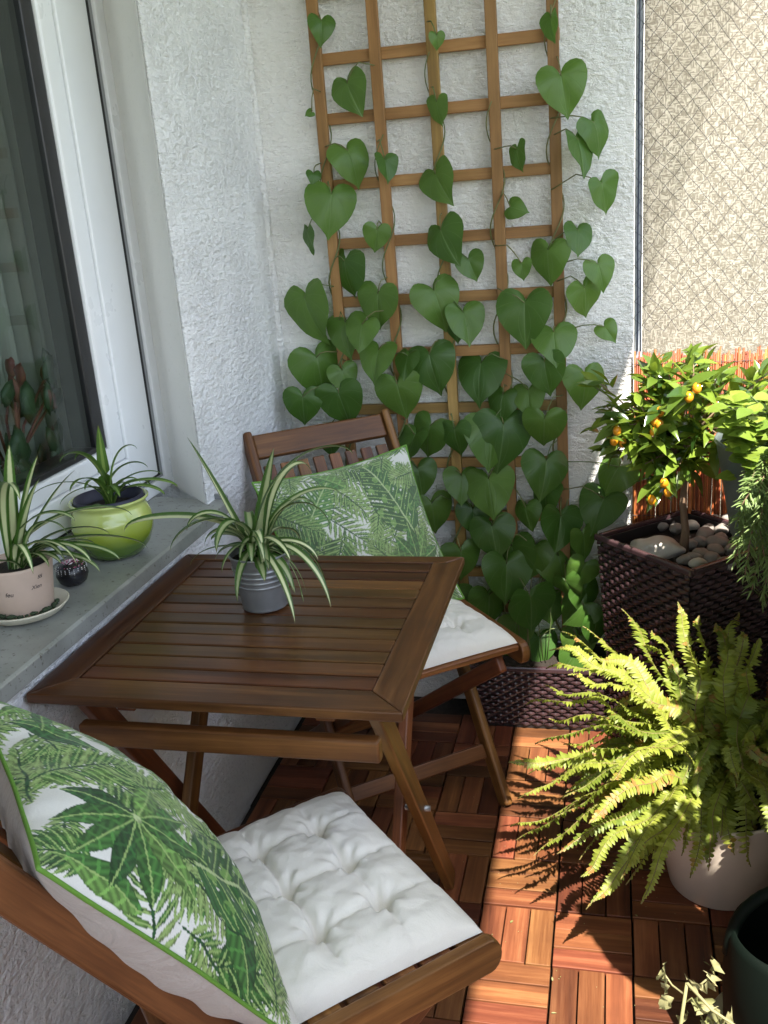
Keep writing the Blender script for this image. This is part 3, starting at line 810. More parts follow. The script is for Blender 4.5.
for x in (.14, .46):
    mb = MB(); mb.abox(x, x+.03, TY0+.03, TY1-.033, TZ-th-.022, TZ-th-.001, 1); T(mb.build('batten', 'acacia', bevel=.002))
def leg(x, ya, yb, th_=.020, wd=.042):
    mb = MB(); mb.beam((x, ya, .690), (x, yb, .004), wd, th_, X, ext=-.0); return T(mb.build('leg', 'acacia', bevel=.004, seg=3))
leg(.544, -.407, .055); leg(.062, -.405, .055); leg(.508, .06, -.41); leg(.096, .06, -.41)
mb = MB(); mb.abox(.072, .556, -.452, -.430, .620, .658, 0); T(mb.build('crossbar', 'acacia', bevel=.005, seg=3))
mb = MB(); mb.abox(.108, .497, .04, .058, .640, .678, 0); T(mb.build('crossbar', 'acacia', bevel=.005, seg=3))
mb = MB(); mb.abox(.075, .536, .022, .040, .045, .083, 0); T(mb.build('crossbar', 'acacia', bevel=.005, seg=3))
mb = MB(); mb.abox(.108, .497, -.385, -.367, .045, .083, 0); T(mb.build('crossbar', 'acacia', bevel=.005, seg=3))
for x in (.561, .522):
    mb = MB(); mb.tube([(x-.02, -.178, .352), (x+.003, -.178, .352)], .0055, 12); T(mb.build('pivot_bolt', 'galv'))

# ------------------------------------------------------------------ chairs
def make_chair(label, loc, rz):
    t = thing('folding_chair', label, 'chair', loc, rz, 'slatted folding chairs at the table')
    def up(z): return .555*(1-z/.88)       # forward offset of the inclined upright at height z
    for s in (-1, 1):
        mb = MB(); x = s*.187; h = .022
        d = Vector((0, -.555, .88)).normalized(); nrm_ = X
        p0, p1 = Vector((x, up(0), .0)), Vector((x, up(.875), .875))
        mb.beam(p0, p1, h*2, .021, X); mb.build('upright', 'acacia', t, bevel=.007, seg=3)
        # seat rail with rounded front end
        L0, L1, hh = .185, .630, .026
        pts = [(L0, -hh), (L1-.02, -hh)]+[(L1-.02+.02*math.sin(a), -hh*math.cos(a)) for a in [k*math.pi/8 for k in range(1, 8)]]+[(L1-.02, hh), (L0, hh)]
        mb = MB(); mb.prism(pts, (s*.2105, 0, .425), Y, Z, X, .020); mb.build('seat_rail', 'acacia', t, bevel=.003, seg=2)
        mb = MB(); mb.beam((s*.163, .60, .405), (s*.163, .05, .004), .038, .020, X); mb.build('rear_leg', 'acacia', t, bevel=.005, seg=3)
        mb = MB(); mb.tube([(s*.150, up(.425)+.03, .36), (s*.225, up(.425)+.03, .36)], .004, 10); mb.build('pivot_bolt', 'galv', t)
    a = Vector((0, -.555, .88)).normalized(); nf = X.cross(a)
    def bp(z, off=0): return Vector((0, up(z), z))+nf*off
    rbox('top_rail', 'acacia', t, bp(.842), (X, a, nf), (.352, .062, .020), .005)
    rbox('lower_rail', 'acacia', t, bp(.545), (X, a, nf), (.352, .040, .019), .004)
    for k in range(8):
        x = -.152+k*.0434; c = bp(.688); rbox('back_slat', 'acacia', t, c+X*x, (a, X, nf), (.262, .029, .011), .002)
    for k in range(8):
        y = .210+k*.055
        rbox('seat_slat', 'acacia', t, Vector((0, y, .440)), (X, Y, Z), (.398, .046, .013), .003)
    rbox('stretcher', 'acacia', t, bp(.115, .003), (X, a, nf), (.352, .036, .016), .004)
    rbox('stretcher', 'acacia', t, (0, .118, .06), (X, Z, Y), (.304, .034, .016), .004)
    return t
CH1 = ((.1315, -.854, 0), math.atan2(-.723, .69)); CH2 = ((.1475, .6655, 0), math.atan2(-.61, -.79))
make_chair('slatted folding chair in the foreground, its back cut by the left picture edge', *CH1)
make_chair('slatted folding chair standing in the corner behind the table', *CH2)

# ------------------------------------------------------------------ tufted seat cushions
def cushion(label, ch, off, size, rot=0, seed=0, zc=.449):
    th = .046
    M4 = Matrix.Translation(ch[0]) @ Matrix.Rotation(ch[1], 4, 'Z') @ Matrix.Translation((off[0], off[1], zc)) @ Matrix.Rotation(rot, 4, 'Z')
    cs = [(-.5, -.5), (-.25, -.5), (0, -.5), (.25, -.5)]
    tufts = [(i*.25, j*.25) for i in (-1, 0, 1) for j in (-1, 0, 1)]
    S_ = Vector((seed*7.1, seed*3.3, 0))
    def top(u, v):
        x, y = u-.5, v-.5
        e = (1-(2*abs(x))**5)*(1-(2*abs(y))**5); e = max(e, 0)**.42
        d = 1.0
        for tx, ty in tufts:
            r2 = (x-tx)**2+(y-ty)**2; d -= .68*math.exp(-r2/.0011)+.20*math.exp(-r2/.008)
        # creases running tuft to tuft
        for g_ in (-.25, 0, .25):
            d -= .24*math.exp(-abs(x-g_)/.014)*(1 if abs(y) < .40 else .55)+.24*math.exp(-abs(y-g_)/.014)*(1 if abs(x) < .40 else .55)
        for tx, ty in tufts:
            dx_, dy_ = x-tx, y-ty; rr = math.hypot(dx_, dy_); d += .10*math.sin(math.atan2(dy_, dx_)*7+tx*9+ty*5)*math.exp(-((rr-.05)/.03)**2)
        wr = .12*mnoise.noise(Vector((x*11, y*11, 0))+S_)+.05*mnoise.noise(Vector((x*26, y*26, 4))+S_)
        z = th*e*max(d+wr, .1)
        k = 1-.045*math.cos(math.pi*2*y)*0 - .035*(1-abs(2*y)**2)*abs(2*x)**3
        k2 = 1-.035*(1-abs(2*x)**2)*abs(2*y)**3
        return x*size*k, y*size*k2, z
    t = MB()
    t.grid(lambda u, v: Vector(top(u, v)), 110, 110)
    b = [0]
    def bot(u, v):
        x, y, z = top(u, v); e = max((1-(2*abs(u-.5))**5)*(1-(2*abs(v-.5))**5), 0)**.5; return Vector((x, y, -.004*e))
    t.grid(bot, 24, 24, flip=True)
    o = t.build('seat_cushion', 'cushion_white'); o.matrix_world = M4
    return tag(o, label, 'cushion', 'white tufted seat cushions')
cushion('square white tufted cushion on the seat of the foreground chair', CH1, (0, .417), .395, .0, 1)
cushion('white tufted cushion half hidden by the table on the corner chair', CH2, (0, .417), .395, .02, 2)

# ------------------------------------------------------------------ leaf printed pillows
def paint_print(n=520, seed=1):
    rs_ = np.random.RandomState(seed)
    yy, xx = np.mgrid[0:n, 0:n]/float(n)
    img = np.ones((n, n, 3))*np.array([.78, .77, .73])
    G = [np.array(c) for c in ((.010, .052, .014), (.024, .105, .022), (.060, .19, .036), (.16, .32, .07), (.32, .46, .15), (.46, .56, .28))]
    def leaflet(p, q, w_, ca, cb, vein=True, k=.8, ribs=0):
        p = np.array(p); q = np.array(q); d = q-p; L = np.hypot(*d)+1e-6; d = d/L
        x0, x1 = int(max(0, (min(p[0], q[0])-w_)*n)), int(min(n, (max(p[0], q[0])+w_)*n+1)); y0, y1 = int(max(0, (min(p[1], q[1])-w_)*n)), int(min(n, (max(p[1], q[1])+w_)*n+1))
        if x1 <= x0 or y1 <= y0: return
        X_ = xx[y0:y1, x0:x1]-p[0]; Y_ = yy[y0:y1, x0:x1]-p[1]
        t = (X_*d[0]+Y_*d[1])/L; s = -X_*d[1]+Y_*d[0]
        ww = w_*.5*np.sin(np.pi*np.clip(t, 0, 1)**k)
        m_ = (t > 0) & (t < 1) & (np.abs(s) < ww)
        c = np.where((s > 0)[..., None], ca, cb)
        st = .82+.3*np.sin(t*L*150+np.abs(s)*260+p[0]*40)
        if ribs: st = np.where(np.sin(t*ribs-np.abs(s)/max(w_, 1e-3)*5) > .80, 1.45, st)
        c = c*st[..., None]
        if vein: c = np.where((np.abs(s) < .0022+.004*w_)[..., None], G[4], c)
        edge = m_ & (np.abs(s) > ww*.86); c = np.where(edge[..., None], c*.65, c)
        sub = img[y0:y1, x0:x1]; sub[m_] = c[m_]
    def palm(o, ang, L, nl=13, w_=.03, sp=.42, pal=(1, 2, 3)):
        a = math.radians(ang); d = np.array([math.cos(a), math.sin(a)]); cur = rs_.uniform(-.5, .5)
        for k in range(nl):
            t = .12+.88*k/(nl-1); aa = a+cur*t; p = np.array(o)+d*L*t
            ll = L*sp*math.sin(math.pi*(.18+.78*t)); 
            for s in (-1, 1):
                b_ = aa+s*(1.05-.5*t); q = p+np.array([math.cos(b_), math.sin(b_)])*ll
                c1 = G[rs_.choice(pal)]; leaflet(p, q, w_*(1-.3*t), c1, c1*.72, k=.7)
        leaflet(np.array(o)-d*.02, np.array(o)+d*L*1.02, .008, G[0]*1.6, G[0]*1.6, False)
    def fan(o, ang, L, nl=9, w_=.075, pal=(1, 2, 2, 3)):
        for k in range(nl):
            b_ = math.radians(ang+(k-(nl-1)/2)*(300/nl)); q = np.array(o)+np.array([math.cos(b_), math.sin(b_)])*L*rs_.uniform(.8, 1.05)
            c1 = G[rs_.choice(pal)]; leaflet(o, q, w_, c1, c1*.68, k=1.0, ribs=34)
        leaflet(np.array(o)-.012, np.array(o)+.012, .02, G[5], G[5], False)
    def monstera(o, ang, L, pal=1):
        a = math.radians(ang); d = np.array([math.cos(a), math.sin(a)])
        X_ = xx-o[0]; Y_ = yy-o[1]; u = (X_*d[0]+Y_*d[1])/L; v = (-X_*d[1]+Y_*d[0])/L
        half = .50*np.sqrt(np.clip((u+.18)*(1.02-u), 0, None))*(1.15-.55*u)*1.25
        m_ = (np.abs(v) < half) & (u > -.18) & (u < 1.02)
        ph = (u-np.abs(v)*.75)*7.2
        slot = (np.abs((ph % 1)-.5) < .13) & (np.abs(v) > half*.52) & (u > -.02)
        hole = (np.abs((ph % 1)-.5) < .10) & (np.abs(v) > half*.2) & (np.abs(v) < half*.36)
        rib = (np.abs(((ph+.5) % 1)-.5) < .055)
        c = np.where((v > 0)[..., None], G[pal], G[pal]*1.35)*(.8+.35*np.sin(ph*14)[..., None]*.6)
        blot = (np.sin(xx*60+3)*np.sin(yy*47+1) > .55); c = np.where(blot[..., None], G[3], c)
        c = np.where(rib[..., None], G[4], c); c = np.where((np.abs(v) < .012)[..., None], G[5], c)
        c = np.where((np.abs(v) > half*.95)[..., None], G[0], c)
        keep = m_ & ~slot & ~hole; img[keep] = c[keep]
    for k in range(85):
        palm((rs_.uniform(-.08, 1.08), rs_.uniform(-.08, 1.08)), rs_.uniform(0, 360), rs_.uniform(.2, .34), 10, .020, .42, (2, 3, 4, 4))
    for px_, py_ in ((.02, .02), (.5, .02), (.98, .05), (.02, .45), (.3, .0), (.95, .6), (.75, .2), (.1, .8), (.9, .95), (.5, .8), (.7, .6)): palm((px_, py_), rs_.uniform(0, 360), .34, 13, .028, .42, (1, 2, 2, 3))
    leaflet((.02, .30), (.24, .44), .11, G[2], G[1], ribs=40); leaflet((.52, .22), (.66, .02), .11, G[2], G[3], ribs=40); leaflet((.74, .38), (.97, .55), .11, G[1], G[2], ribs=40)
    leaflet((.04, .66), (.10, .95), .09, G[3], G[2], ribs=40); leaflet((.55, .74), (.72, .95), .10, G[1], G[2], ribs=40)
    palm((.62, .45), 60, .42, 15, .026, .42, (1, 2, 3)); palm((.20, .02), 60, .32, 13, .026, .42, (1, 2, 3))
    monstera((.25, .47), -74, .40, 1); fan((.27, .72), 200, .24, 9, .075); monstera((.78, .36), 230, .28, 2); fan((.86, .80), 30, .22, 8, .06)
    palm((.99, .22), 140, .34, 13, .024, .42, (1, 2, 3)); palm((.40, .98), -70, .34, 13, .024, .4, (2, 3, 4)); palm((.03, .20), 10, .22, 10, .02, .5, (3, 4, 5))
    return img
def pillow(label, M4, size, thick, img, seed, flipu=False, fade=0):
    S_ = Vector((seed*5.3, seed*2.1, seed))
    n = 300
    # arclength spacing so that the print is not stretched over the steep edge
    tt_ = np.linspace(-1, 1, 801); pr_ = (1-np.abs(tt_)**2.3)**.72*thick/size
    al = np.concatenate([[0], np.cumsum(np.hypot(np.diff(tt_), np.diff(pr_)))]); al /= al[-1]
    def wq(u): return float(np.interp(u, al, tt_))
    def shape(u, v, side):
        x, y = wq(u), wq(v)
        e = max((1-abs(x)**2.3)*(1-abs(y)**2.3), 0)**.72
        pin = 1-.085*(1-y*y)*abs(x)**2.2; pin2 = 1-.085*(1-x*x)*abs(y)**2.2
        wr = (.22 if side < 0 else .07)*mnoise.noise(Vector((x*3.2, y*3.2, side*2))+S_)*e + .035*mnoise.noise(Vector((x*8, y*8, side*3))+S_)*e
        # puckers running in from the seam
        pk = .05*math.sin(x*23+S_.x)*abs(y)**6*(1-abs(x)**4)+.05*math.sin(y*21+S_.y)*abs(x)**6*(1-abs(y)**4)
        edge = .10*(mnoise.noise(Vector((x*2, y*2, 9))+S_))
        return Vector((x*size/2*pin, y*size/2*pin2, (side*e+wr+edge*.35+pk*e**.3)*thick/2))
    mb = MB(); mb.grid(lambda u, v: shape(u, v, 1), n, n)
    root = bpy.data.objects.new('scatter_pillow', None); col.objects.link(root); root.matrix_world = M4; root.empty_display_size = .05
    f = mb.build('printed_front', 'leaf_print', root)
    N_ = img.shape[0]; idx = np.arange((n+1)*(n+1)); iu = (idx % (n+1))/n; iv = (idx//(n+1))/n
    if flipu: iu = 1-iu
    cx = np.clip((iu*(N_-1)).astype(int), 0, N_-1); cy = np.clip((iv*(N_-1)).astype(int), 0, N_-1)
    c = img[cy, cx]; c = c*(1-fade)+np.array([.42, .46, .36])*fade
    a = f.data.color_attributes.new('print', 'FLOAT_COLOR', 'POINT')
    a.data.foreach_set('color', np.concatenate([np.clip(c, 0, 1), np.ones((len(c), 1))], 1).astype(np.float32).ravel())
    mb = MB(); mb.grid(lambda u, v: shape(u, v, -1), 70, 70, flip=True); mb.build('plain_back', 'linen_grey', root)
    mb = MB(); P_ = []
    for k in range(60): P_.append(shape(k/60, 0, 0))
    for k in range(60): P_.append(shape(1, k/60, 0))
    for k in range(60): P_.append(shape(1-k/60, 1, 0))
    for k in range(61): P_.append(shape(0, 1-k/60, 0))
    mb.tube(P_, .0026, 8); mb.build('piping', 'piping_green', root)
    return tag(root, label, 'pillow', 'leaf printed scatter pillows')
def frame4(ch, x, y, z, tilt, roll, yaw=0):
    # local pillow: +Y up the back, +Z its front
    return Matrix.Translation(ch[0]) @ Matrix.Rotation(ch[1]+yaw, 4, 'Z') @ Matrix.Translation((x, y, z)) @ Matrix.Rotation(math.radians(tilt), 4, 'X') @ Matrix.Rotation(math.radians(roll), 4, 'Z')
# facing +y(local chair) : rotate so that Z -> +y, Y -> +z ; tilt 90-> upright; less -> reclined
def pframe(ch, x, y, z, lean, roll, yaw=0):
    B = Matrix(((-1, 0, 0), (0, 0, 1), (0, 1, 0))).to_4x4()      # X->-x, Y->z, Z->y
    return Matrix.Translation(ch[0]) @ Matrix.Rotation(ch[1], 4, 'Z') @ Matrix.Translation((x, y, z)) @ Matrix.Rotation(math.radians(yaw), 4, 'Z') @ Matrix.Rotation(math.radians(lean), 4, 'X') @ B @ Matrix.Rotation(math.radians(roll), 4, 'Z')
IMG1 = paint_print(seed=4); IMG2 = np.rot90(IMG1, 2)
pillow('green leaf print pillow with green piping leaning on the foreground chair', pframe(CH1, .02, .212, .642, 33, 0), .455, .175, IMG1, 1)
pillow('paler leaf print pillow on the corner chair behind the table', pframe(CH2, .022, .285, .640, 33, 3), .405, .14, IMG2, 2, fade=.18)

# ------------------------------------------------------------------ strap leaved plants
def strap(mb, path, W, nrm_hint=Z, tone=None, n=18, fold=.35, tw=0):
    """variegated strap leaf along a quadratic/cubic bezier"""
    P_ = [Vector(p) for p in path]; tw = U(-.5, .5)
    def bz(t):
        Q = P_[:]
        while len(Q) > 1: Q = [Q[i].lerp(Q[i+1], t) for i in range(len(Q)-1)]
        return Q[0]
    vs = []; uv = []
    for i in range(n+1):
        t = i/n; c = bz(t); d = (bz(min(t+.02, 1))-bz(max(t-.02, 0))).normalized()
        side = d.cross(Z)
        if side.length < .15: side = d.cross(Vector((.3, -1, 0)))
        side.normalize(); nr = side.cross(d); a = tw*t
        side, nr = side*math.cos(a)+nr*math.sin(a), nr*math.cos(a)-side*math.sin(a)
        w_ = W*.92*(min(1, .45+t*2.2))*(1-t**3.2)**.8; w_ = max(w_, .0003)
        vs += [c-side*w_+nr*(w_*fold), c, c+side*w_+nr*(w_*fold)]; uv += [(t, 0), (t, .5), (t, 1)]
    fs = []
    for i in range(n):
        a = i*3; fs += [[a, a+1, a+4, a+3], [a+1, a+2, a+5, a+4]]
    mb.add(vs, fs, [[uv[i] for i in f] for f in fs], tone or (rnd(), rnd()*.6), True)
def arch(mb, base, tip, lift, W, out=.45):
    b, t = Vector(base), Vector(tip); h = max(b.z, t.z)+lift
    c1 = b.lerp(t, .12); c1.z = b.z+(h-b.z)*.95; c2 = b.lerp(t, .92); c2.z = h-(h-t.z)*.25
    strap(mb, [b, c1, c2, t], W)
def crown(mb, c, r, n, L, W, zfl, amin=0, amax=6.28, keep=None):
    for k in range(n):
        a = U(amin, amax); l = U(*L); hz = l*U(.55, .85); tip = Vector((c[0]+math.cos(a)*hz, c[1]+math.sin(a)*hz, max(zfl, c[2]+U(-.10, .10)*l/.2)))
        if keep and not keep(tip): continue
        arch(mb, (c[0]+U(-r, r), c[1]+U(-r, r), c[2]-.02), tip, U(.03, .10)*l/.2, W*U(.7, 1.1))

random.seed(31)
# 1. metal pot on the table
mc = Vector((.274, -.122, TZ))
sp = thing('spider_plant', 'striped spider plant in a ribbed grey metal pot on the table', 'potted plant', mc)
mb = MB()
pr = [(0, .001), (.0395, .001), (.0415, .003), (.0405, .006)]
for k in range(52):
    z = .010+k*.00175; r = .0405+(.0535-.0405)*z/.103
    if .046 < z < .086: r += .0016*math.sin((z-.046)/.0100*6.28)
    pr.append((r, z))
pr += [(.0535, .101), (.0558, .1025), (.0562, .1045), (.0545, .106), (.052, .104), (.0505, .085), (.045, .03)]
mb.lathe(pr, mc, 64); child(mb.build('pot', 'galv'), sp)
mb = MB(); mb.grid(lambda u, v: mc+Vector(((u*2-1)*.051*math.sqrt(1-(v*2-1)**2/2), (v*2-1)*.051*math.sqrt(1-(u*2-1)**2/2), .092+.004*mnoise.noise(Vector((u*8, v*8, 2))))), 14, 14); child(mb.build('soil', 'soil'), sp)
mb = MB(); cb = mc+Vector((0, 0, .095))
def tp(px, py, y): return pix(px, py, 1, y)
spec = [((187,437,-.14),.05,.013),((170,552,-.25),.07,.012),((222,573,-.22),.05,.008),((190,566,-.16),.05,.006),((252,563,-.20),.04,.010),((269,571,-.20),.05,.011),
        ((295,623,-.26),.06,.010),((331,608,-.17),.07,.010),((304,604,-.10),.06,.007),((330,526,-.10),.08,.010),((274,448,-.06),.02,.012),((353,454,-.04),.05,.011),
        ((306,592,-.14),.05,.006),((327,590,-.06),.07,.009),((318,560,-.12),.06,.010),((300,540,-.02),.06,.009),((215,545,-.06),.05,.008),((345,500,.02),.07,.009),((240,560,-.17),.05,.007),((310,470,.0),.05,.010),((290,560,-.22),.045,.009)]
for (px, py, y), lift, W in spec:
    t = tp(px, py, y); b = cb+Vector((U(-.012, .012), U(-.012, .012), -.01))
    if (px, py) in ((187, 437), (274, 448)): strap(mb, [b, b.lerp(t, .45)+Vector((0, 0, .012)), t], W*1.5)
    else: arch(mb, b, t, lift, W)
t = tp(124, 532, -.22); strap(mb, [cb, cb+Vector((-.03, -.02, .10)), cb+Vector((-.13, -.06, .09)), t+Vector((.01, 0, .03)), t], .019)
crown(mb, cb, .012, 24, (.10, .19), .012, TZ+.03)
child(mb.build('foliage', 'spider_leaf'), sp)

# 2. pink clay pot on the sill at the left edge
pc = Vector((-.074, -.318, .7845)); 
sp2 = thing('spider_plant', 'striped spider plant in a pink clay pot at the left end of the sill', 'potted plant', pc)
mb = MB(); mb.lathe([(0, .001), (.050, .001), (.060, .004), (.0700, .015), (.0715, .017), (.0690, .018), (.058, .008), (.0, .006)], pc, 56); child(mb.build('saucer', 'cream_plastic'), sp2)
mb = MB(); mb.lathe([(0, .009), (.044, .009), (.046, .012), (.0565, .088), (.0570, .092), (.0555, .0935), (.0535, .092), (.051, .07)], pc, 56); child(mb.build('pot', 'pink_clay'), sp2)
mb = MB(); mb.lathe([(0, .082), (.03, .083), (.0525, .080)], pc, 24); child(mb.build('soil', 'soil'), sp2)
mb = MB()
for k in range(40):
    a = U(-2.2, .6); mb.blob(pc+Vector((.051*math.cos(a), .051*math.sin(a), .012+U(0, .004))), U(.003, .006), (1, 1, .7), None, .3, 1)
child(mb.build('moss', 'moss'), sp2)
# handwritten style lettering on the pot, laid as thin raised ink strokes
def curved_text(body, size, ang, z, r0, r1, h, centre, parent, mat, shear=.3):
    cu = bpy.data.curves.new('t', 'FONT'); cu.body = body; cu.size = size; cu.extrude = .0002; cu.shear = shear; cu.align_x = 'CENTER'
    to = bpy.data.objects.new('t', cu); col.objects.link(to); dg = bpy.context.evaluated_depsgraph_get(); dg.update()
    me = bpy.data.meshes.new_from_object(to.evaluated_get(dg)); bpy.data.objects.remove(to)
    for v in me.vertices:
        zz = z+v.co.y; r = r0+(r1-r0)*zz/h+.0004+v.co.z; a = ang+v.co.x/r
        v.co = Vector(centre)+Vector((r*math.cos(a), r*math.sin(a), zz))
    o = bpy.data.objects.new('lettering', me); col.objects.link(o); me.materials.append(M[mat]); child(o, parent)
for body, sz, az, z in (('feu', .011, -1.36, .050), ('Xien', .0095, -.50, .056), ('ss', .012, -.36, .072)):
    curved_text(body, sz, az, z, .044, .0572, .093, pc, sp2, 'print_ink')
mb = MB(); cb = pc+Vector((0, 0, .085))
for (px, py, y), lift, W in [((9,445,-.34),.04,.012),((38,455,-.30),.05,.011),((40,478,-.34),.05,.012),((148,548,-.27),.07,.013),((132,515,-.2),.07,.013),((100,572,-.32),.07,.009),
                 ((120,560,-.30),.07,.008),((110,535,-.24),.06,.009),((95,545,-.22),.05,.008),((-25,520,-.4),.06,.012),((-30,470,-.3),.06,.012),((75,470,-.25),.06,.009),((20,500,-.45),.06,.010)]:
    t = tp(px, py, y)
    if py < 490 and px > 0: strap(mb, [cb, cb.lerp(t, .5)+Vector((0, 0, .03)), t], W*1.1)
    else: arch(mb, cb+Vector((U(-.012, .012), U(-.012, .012), -.01)), t, lift*.7, W)
crown(mb, cb, .014, 14, (.10, .18), .010, .88, keep=lambda p: p.x > -.12)
child(mb.build('foliage', 'spider_leaf'), sp2)

# 3. lime glazed pot
gc = Vector((-.058, -.030, .784))
sp3 = thing('spider_plant', 'small spider plant in a glossy lime green pot on the sill', 'potted plant', gc)
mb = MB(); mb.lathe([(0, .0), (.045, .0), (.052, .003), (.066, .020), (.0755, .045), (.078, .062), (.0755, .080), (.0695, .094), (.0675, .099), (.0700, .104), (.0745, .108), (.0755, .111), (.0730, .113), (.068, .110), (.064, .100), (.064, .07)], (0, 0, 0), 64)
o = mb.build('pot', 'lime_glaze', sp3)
mb = MB(); mb.lathe([(.0665, .106), (.0655, .1165), (.0635, .1165), (.060, .09)], (0, 0, 0), 40); mb.build('inner_pot', 'navy_liner', sp3)
mb = MB(); mb.lathe([(0, .096), (.03, .097), (.061, .093)], (0, 0, 0), 24); mb.build('soil', 'soil', sp3)
mb = MB(); cb = gc+Vector((0, 0, .10))
for (px, py, y), lift, W in [((98,425,-.05),.01,.014),((60,463,-.12),.05,.010),((75,461,-.08),.05,.007),((137,449,-.02),.04,.007),((148,468,.0),.05,.011),((178,487,-.02),.05,.008),((163,475,.02),.04,.006),
                 ((120,497,-.1),.05,.008),((70,492,-.15),.05,.007),((60,505,-.18),.04,.006),((30,500,-.16),.06,.006),((85,490,-.12),.04,.007),((165,495,-.05),.05,.007)]:
    t = tp(px, py, y)
    if (px, py) == (98, 425): strap(mb, [cb, cb+Vector((0, 0, .05)), t], W)
    else: arch(mb, cb+Vector((U(-.01, .01), U(-.01, .01), -.008)), t, lift*.6, W)
crown(mb, cb, .01, 8, (.07, .12), .008, .80, keep=lambda p: p.x > -.11)
child(mb.build('foliage', 'spider_leaf_pale'), sp3)

# 4. dark ornament with sparkling top
oc = pix(73, 577, 0, -.062); oc.z = .7835
on = thing('ornament', 'small dark round ornament with pink and white speckled top between the two pots', 'ornament', oc)
mb = MB(); mb.lathe([(0, 0), (.016, 0), (.024, .006), (.0285, .018), (.027, .031), (.020, .041), (.0, .044)], oc, 40); child(mb.build('body', 'black_paint'), on)
mb = MB(); mw = MB()
for k in range(240):
    a = U(0, 6.28); r = .023*math.sqrt(rnd()); z = .0445-.008*(r/.023)**2
    (mb if rnd() < .68 else mw).blob(oc+Vector((r*math.cos(a), r*math.sin(a), z)), U(.0008, .0014), sub=1, lump=0)
for k in range(22):
    a = k/22*6.28
    for q in range(int(U(2, 6))):
        z = .034-q*.0030; r = .0270 if z > .022 else .0287; mw.blob(oc+Vector((r*math.cos(a), r*math.sin(a), z)), .0010, sub=1, lump=0)
child(mb.build('pink_beads', 'pink_glitter'), on); child(mw.build('white_beads', 'white_dot'), on)

# ------------------------------------------------------------------ fern
random.seed(77)
fc = Vector((1.095, .135, 0))
fn_ = thing('fern', 'bushy yellow green fern in a round white pot on the deck', 'fern', fc)
mb = MB(); mb.lathe([(0, 0), (.090, 0), (.097, .006), (.128, .150), (.133, .205), (.136, .212), (.134, .217), (.128, .214), (.122, .17)], fc, 56); child(mb.build('pot', 'white_pot'), fn_)
mb = MB(); mb.lathe([(0, .20), (.06, .2), (.126, .19)], fc, 24); child(mb.build('soil', 'soil'), fn_)
mf = MB(); msf = MB()
def frond(base, tip, lift, pl=.036, dry=0):
    b, t = Vector(base), Vector(tip); c1 = b.lerp(t, .15); c1.z += lift*1.1+.05; c2 = b.lerp(t, .62); c2.z = max(b.z, t.z)*.5+.5*c2.z+lift
    P_ = [b, c1, c2, t]
    def bz(s):
        Q = P_[:]
        while len(Q) > 1: Q = [Q[i].lerp(Q[i+1], s) for i in range(len(Q)-1)]
        return Q[0]
    L = sum((bz((k+1)/20)-bz(k/20)).length for k in range(20)); n = max(16, int(L/.0062)); pts = [bz(k/n) for k in range(n+1)]
    tone0 = U(.0, 1); dead = dry or (1 if rnd() < .1 else 0)
    wa, wb_ = U(.003, .010), U(0, 6.28); pts = [p+Vector((math.sin(k*.22+wb_), math.cos(k*.19+wb_), math.sin(k*.3)))*(wa*min(1, k/12)) for k, p in enumerate(pts)]
    tw = U(-.8, .8)
    msf.tube(pts[::2]+[pts[-1]], [.0013]*(len(pts[::2])+1), 4, cap=False)
    for k in range(int(n*.10), n):
        s = k/n; d = (pts[min(k+1, n)]-pts[k-1]).normalized(); side = d.cross(Z)
        if side.length < .2: side = d.cross(Vector((0, -1, 0)))
        side.normalize(); nr = side.cross(d); a = tw; side, nr = side*math.cos(a)+nr*math.sin(a), nr*math.cos(a)-side*math.sin(a)
        ll = pl*(math.sin(math.pi*(.10+.86*s))**.6)*U(.82, 1.08)*(1.0 if s < .9 else (1-s)*8+.2)
        for g_ in (-1, 1):
            dd = (side*g_+d*.28+nr*U(-.25, .22)).normalized()
            blade(mf, pts[k]+d*(g_*.001), dd, nr+side*g_*U(-.2, .2), ll, .0082, U(-.1, .6), .12, (min(1, max(0, tone0*.7+U(0, .3))), (U(.75, 1) if (dead and rnd() < .6) or (s > .9 and rnd() < .4) else rnd()*.8)), n=3, prof=lambda t: [.75, 1.0, .8, .15][min(3, int(round(t*3)))], wave=.1)
fb = fc+Vector((0, 0, .20))
tips = [(512,845,-.02),(585,915,-.18),(545,720,.12),(600,895,-.10),(562,800,-.05),(530,775,.05),(640,905,-.20),(620,880,-.18),(570,760,.1),(508,830,0),(520,800,.03),(535,745,.08),(528,705,.14),(545,668,.2),(560,850,-.1),(575,880,-.15),(590,905,-.18),(548,780,0),(506,765,.06),(530,860,-.06),(555,820,-.05),(655,862,-.04),(680,855,-.03),(705,862,-.03),(735,855,-.02),(640,850,-.06),(690,880,-.05),(720,838,-.02),(665,835,-.04),(755,862,-.02),(628,872,-.09),
        (621,612,.36),(585,630,.38),(562,633,.30),(675,603,.34),(700,612,.30),(720,617,.32),(742,632,.26),(600,655,.25),(640,640,.30),(655,625,.33),
        (550,650,.22),(540,690,.18),(565,680,.10),(600,720,.05),(690,640,.22),(725,650,.2),(750,670,.12),(705,870,-.05),(755,740,0),(610,780,-.08),(590,820,-.12),(665,660,.26),(760,640,.25),(735,610,.36)]
for px, py, y in tips:
    t = pix(px, py, 1, y); t.z = max(t.z, .05)
    a = math.atan2(t.y-fb.y, t.x-fb.x); b = fb+Vector((.03*math.cos(a)+U(-.02, .02), .03*math.sin(a)+U(-.02, .02), 0))
    frond(b, t, U(.03, .10) if py > 640 else U(.0, .03), U(.019, .027))
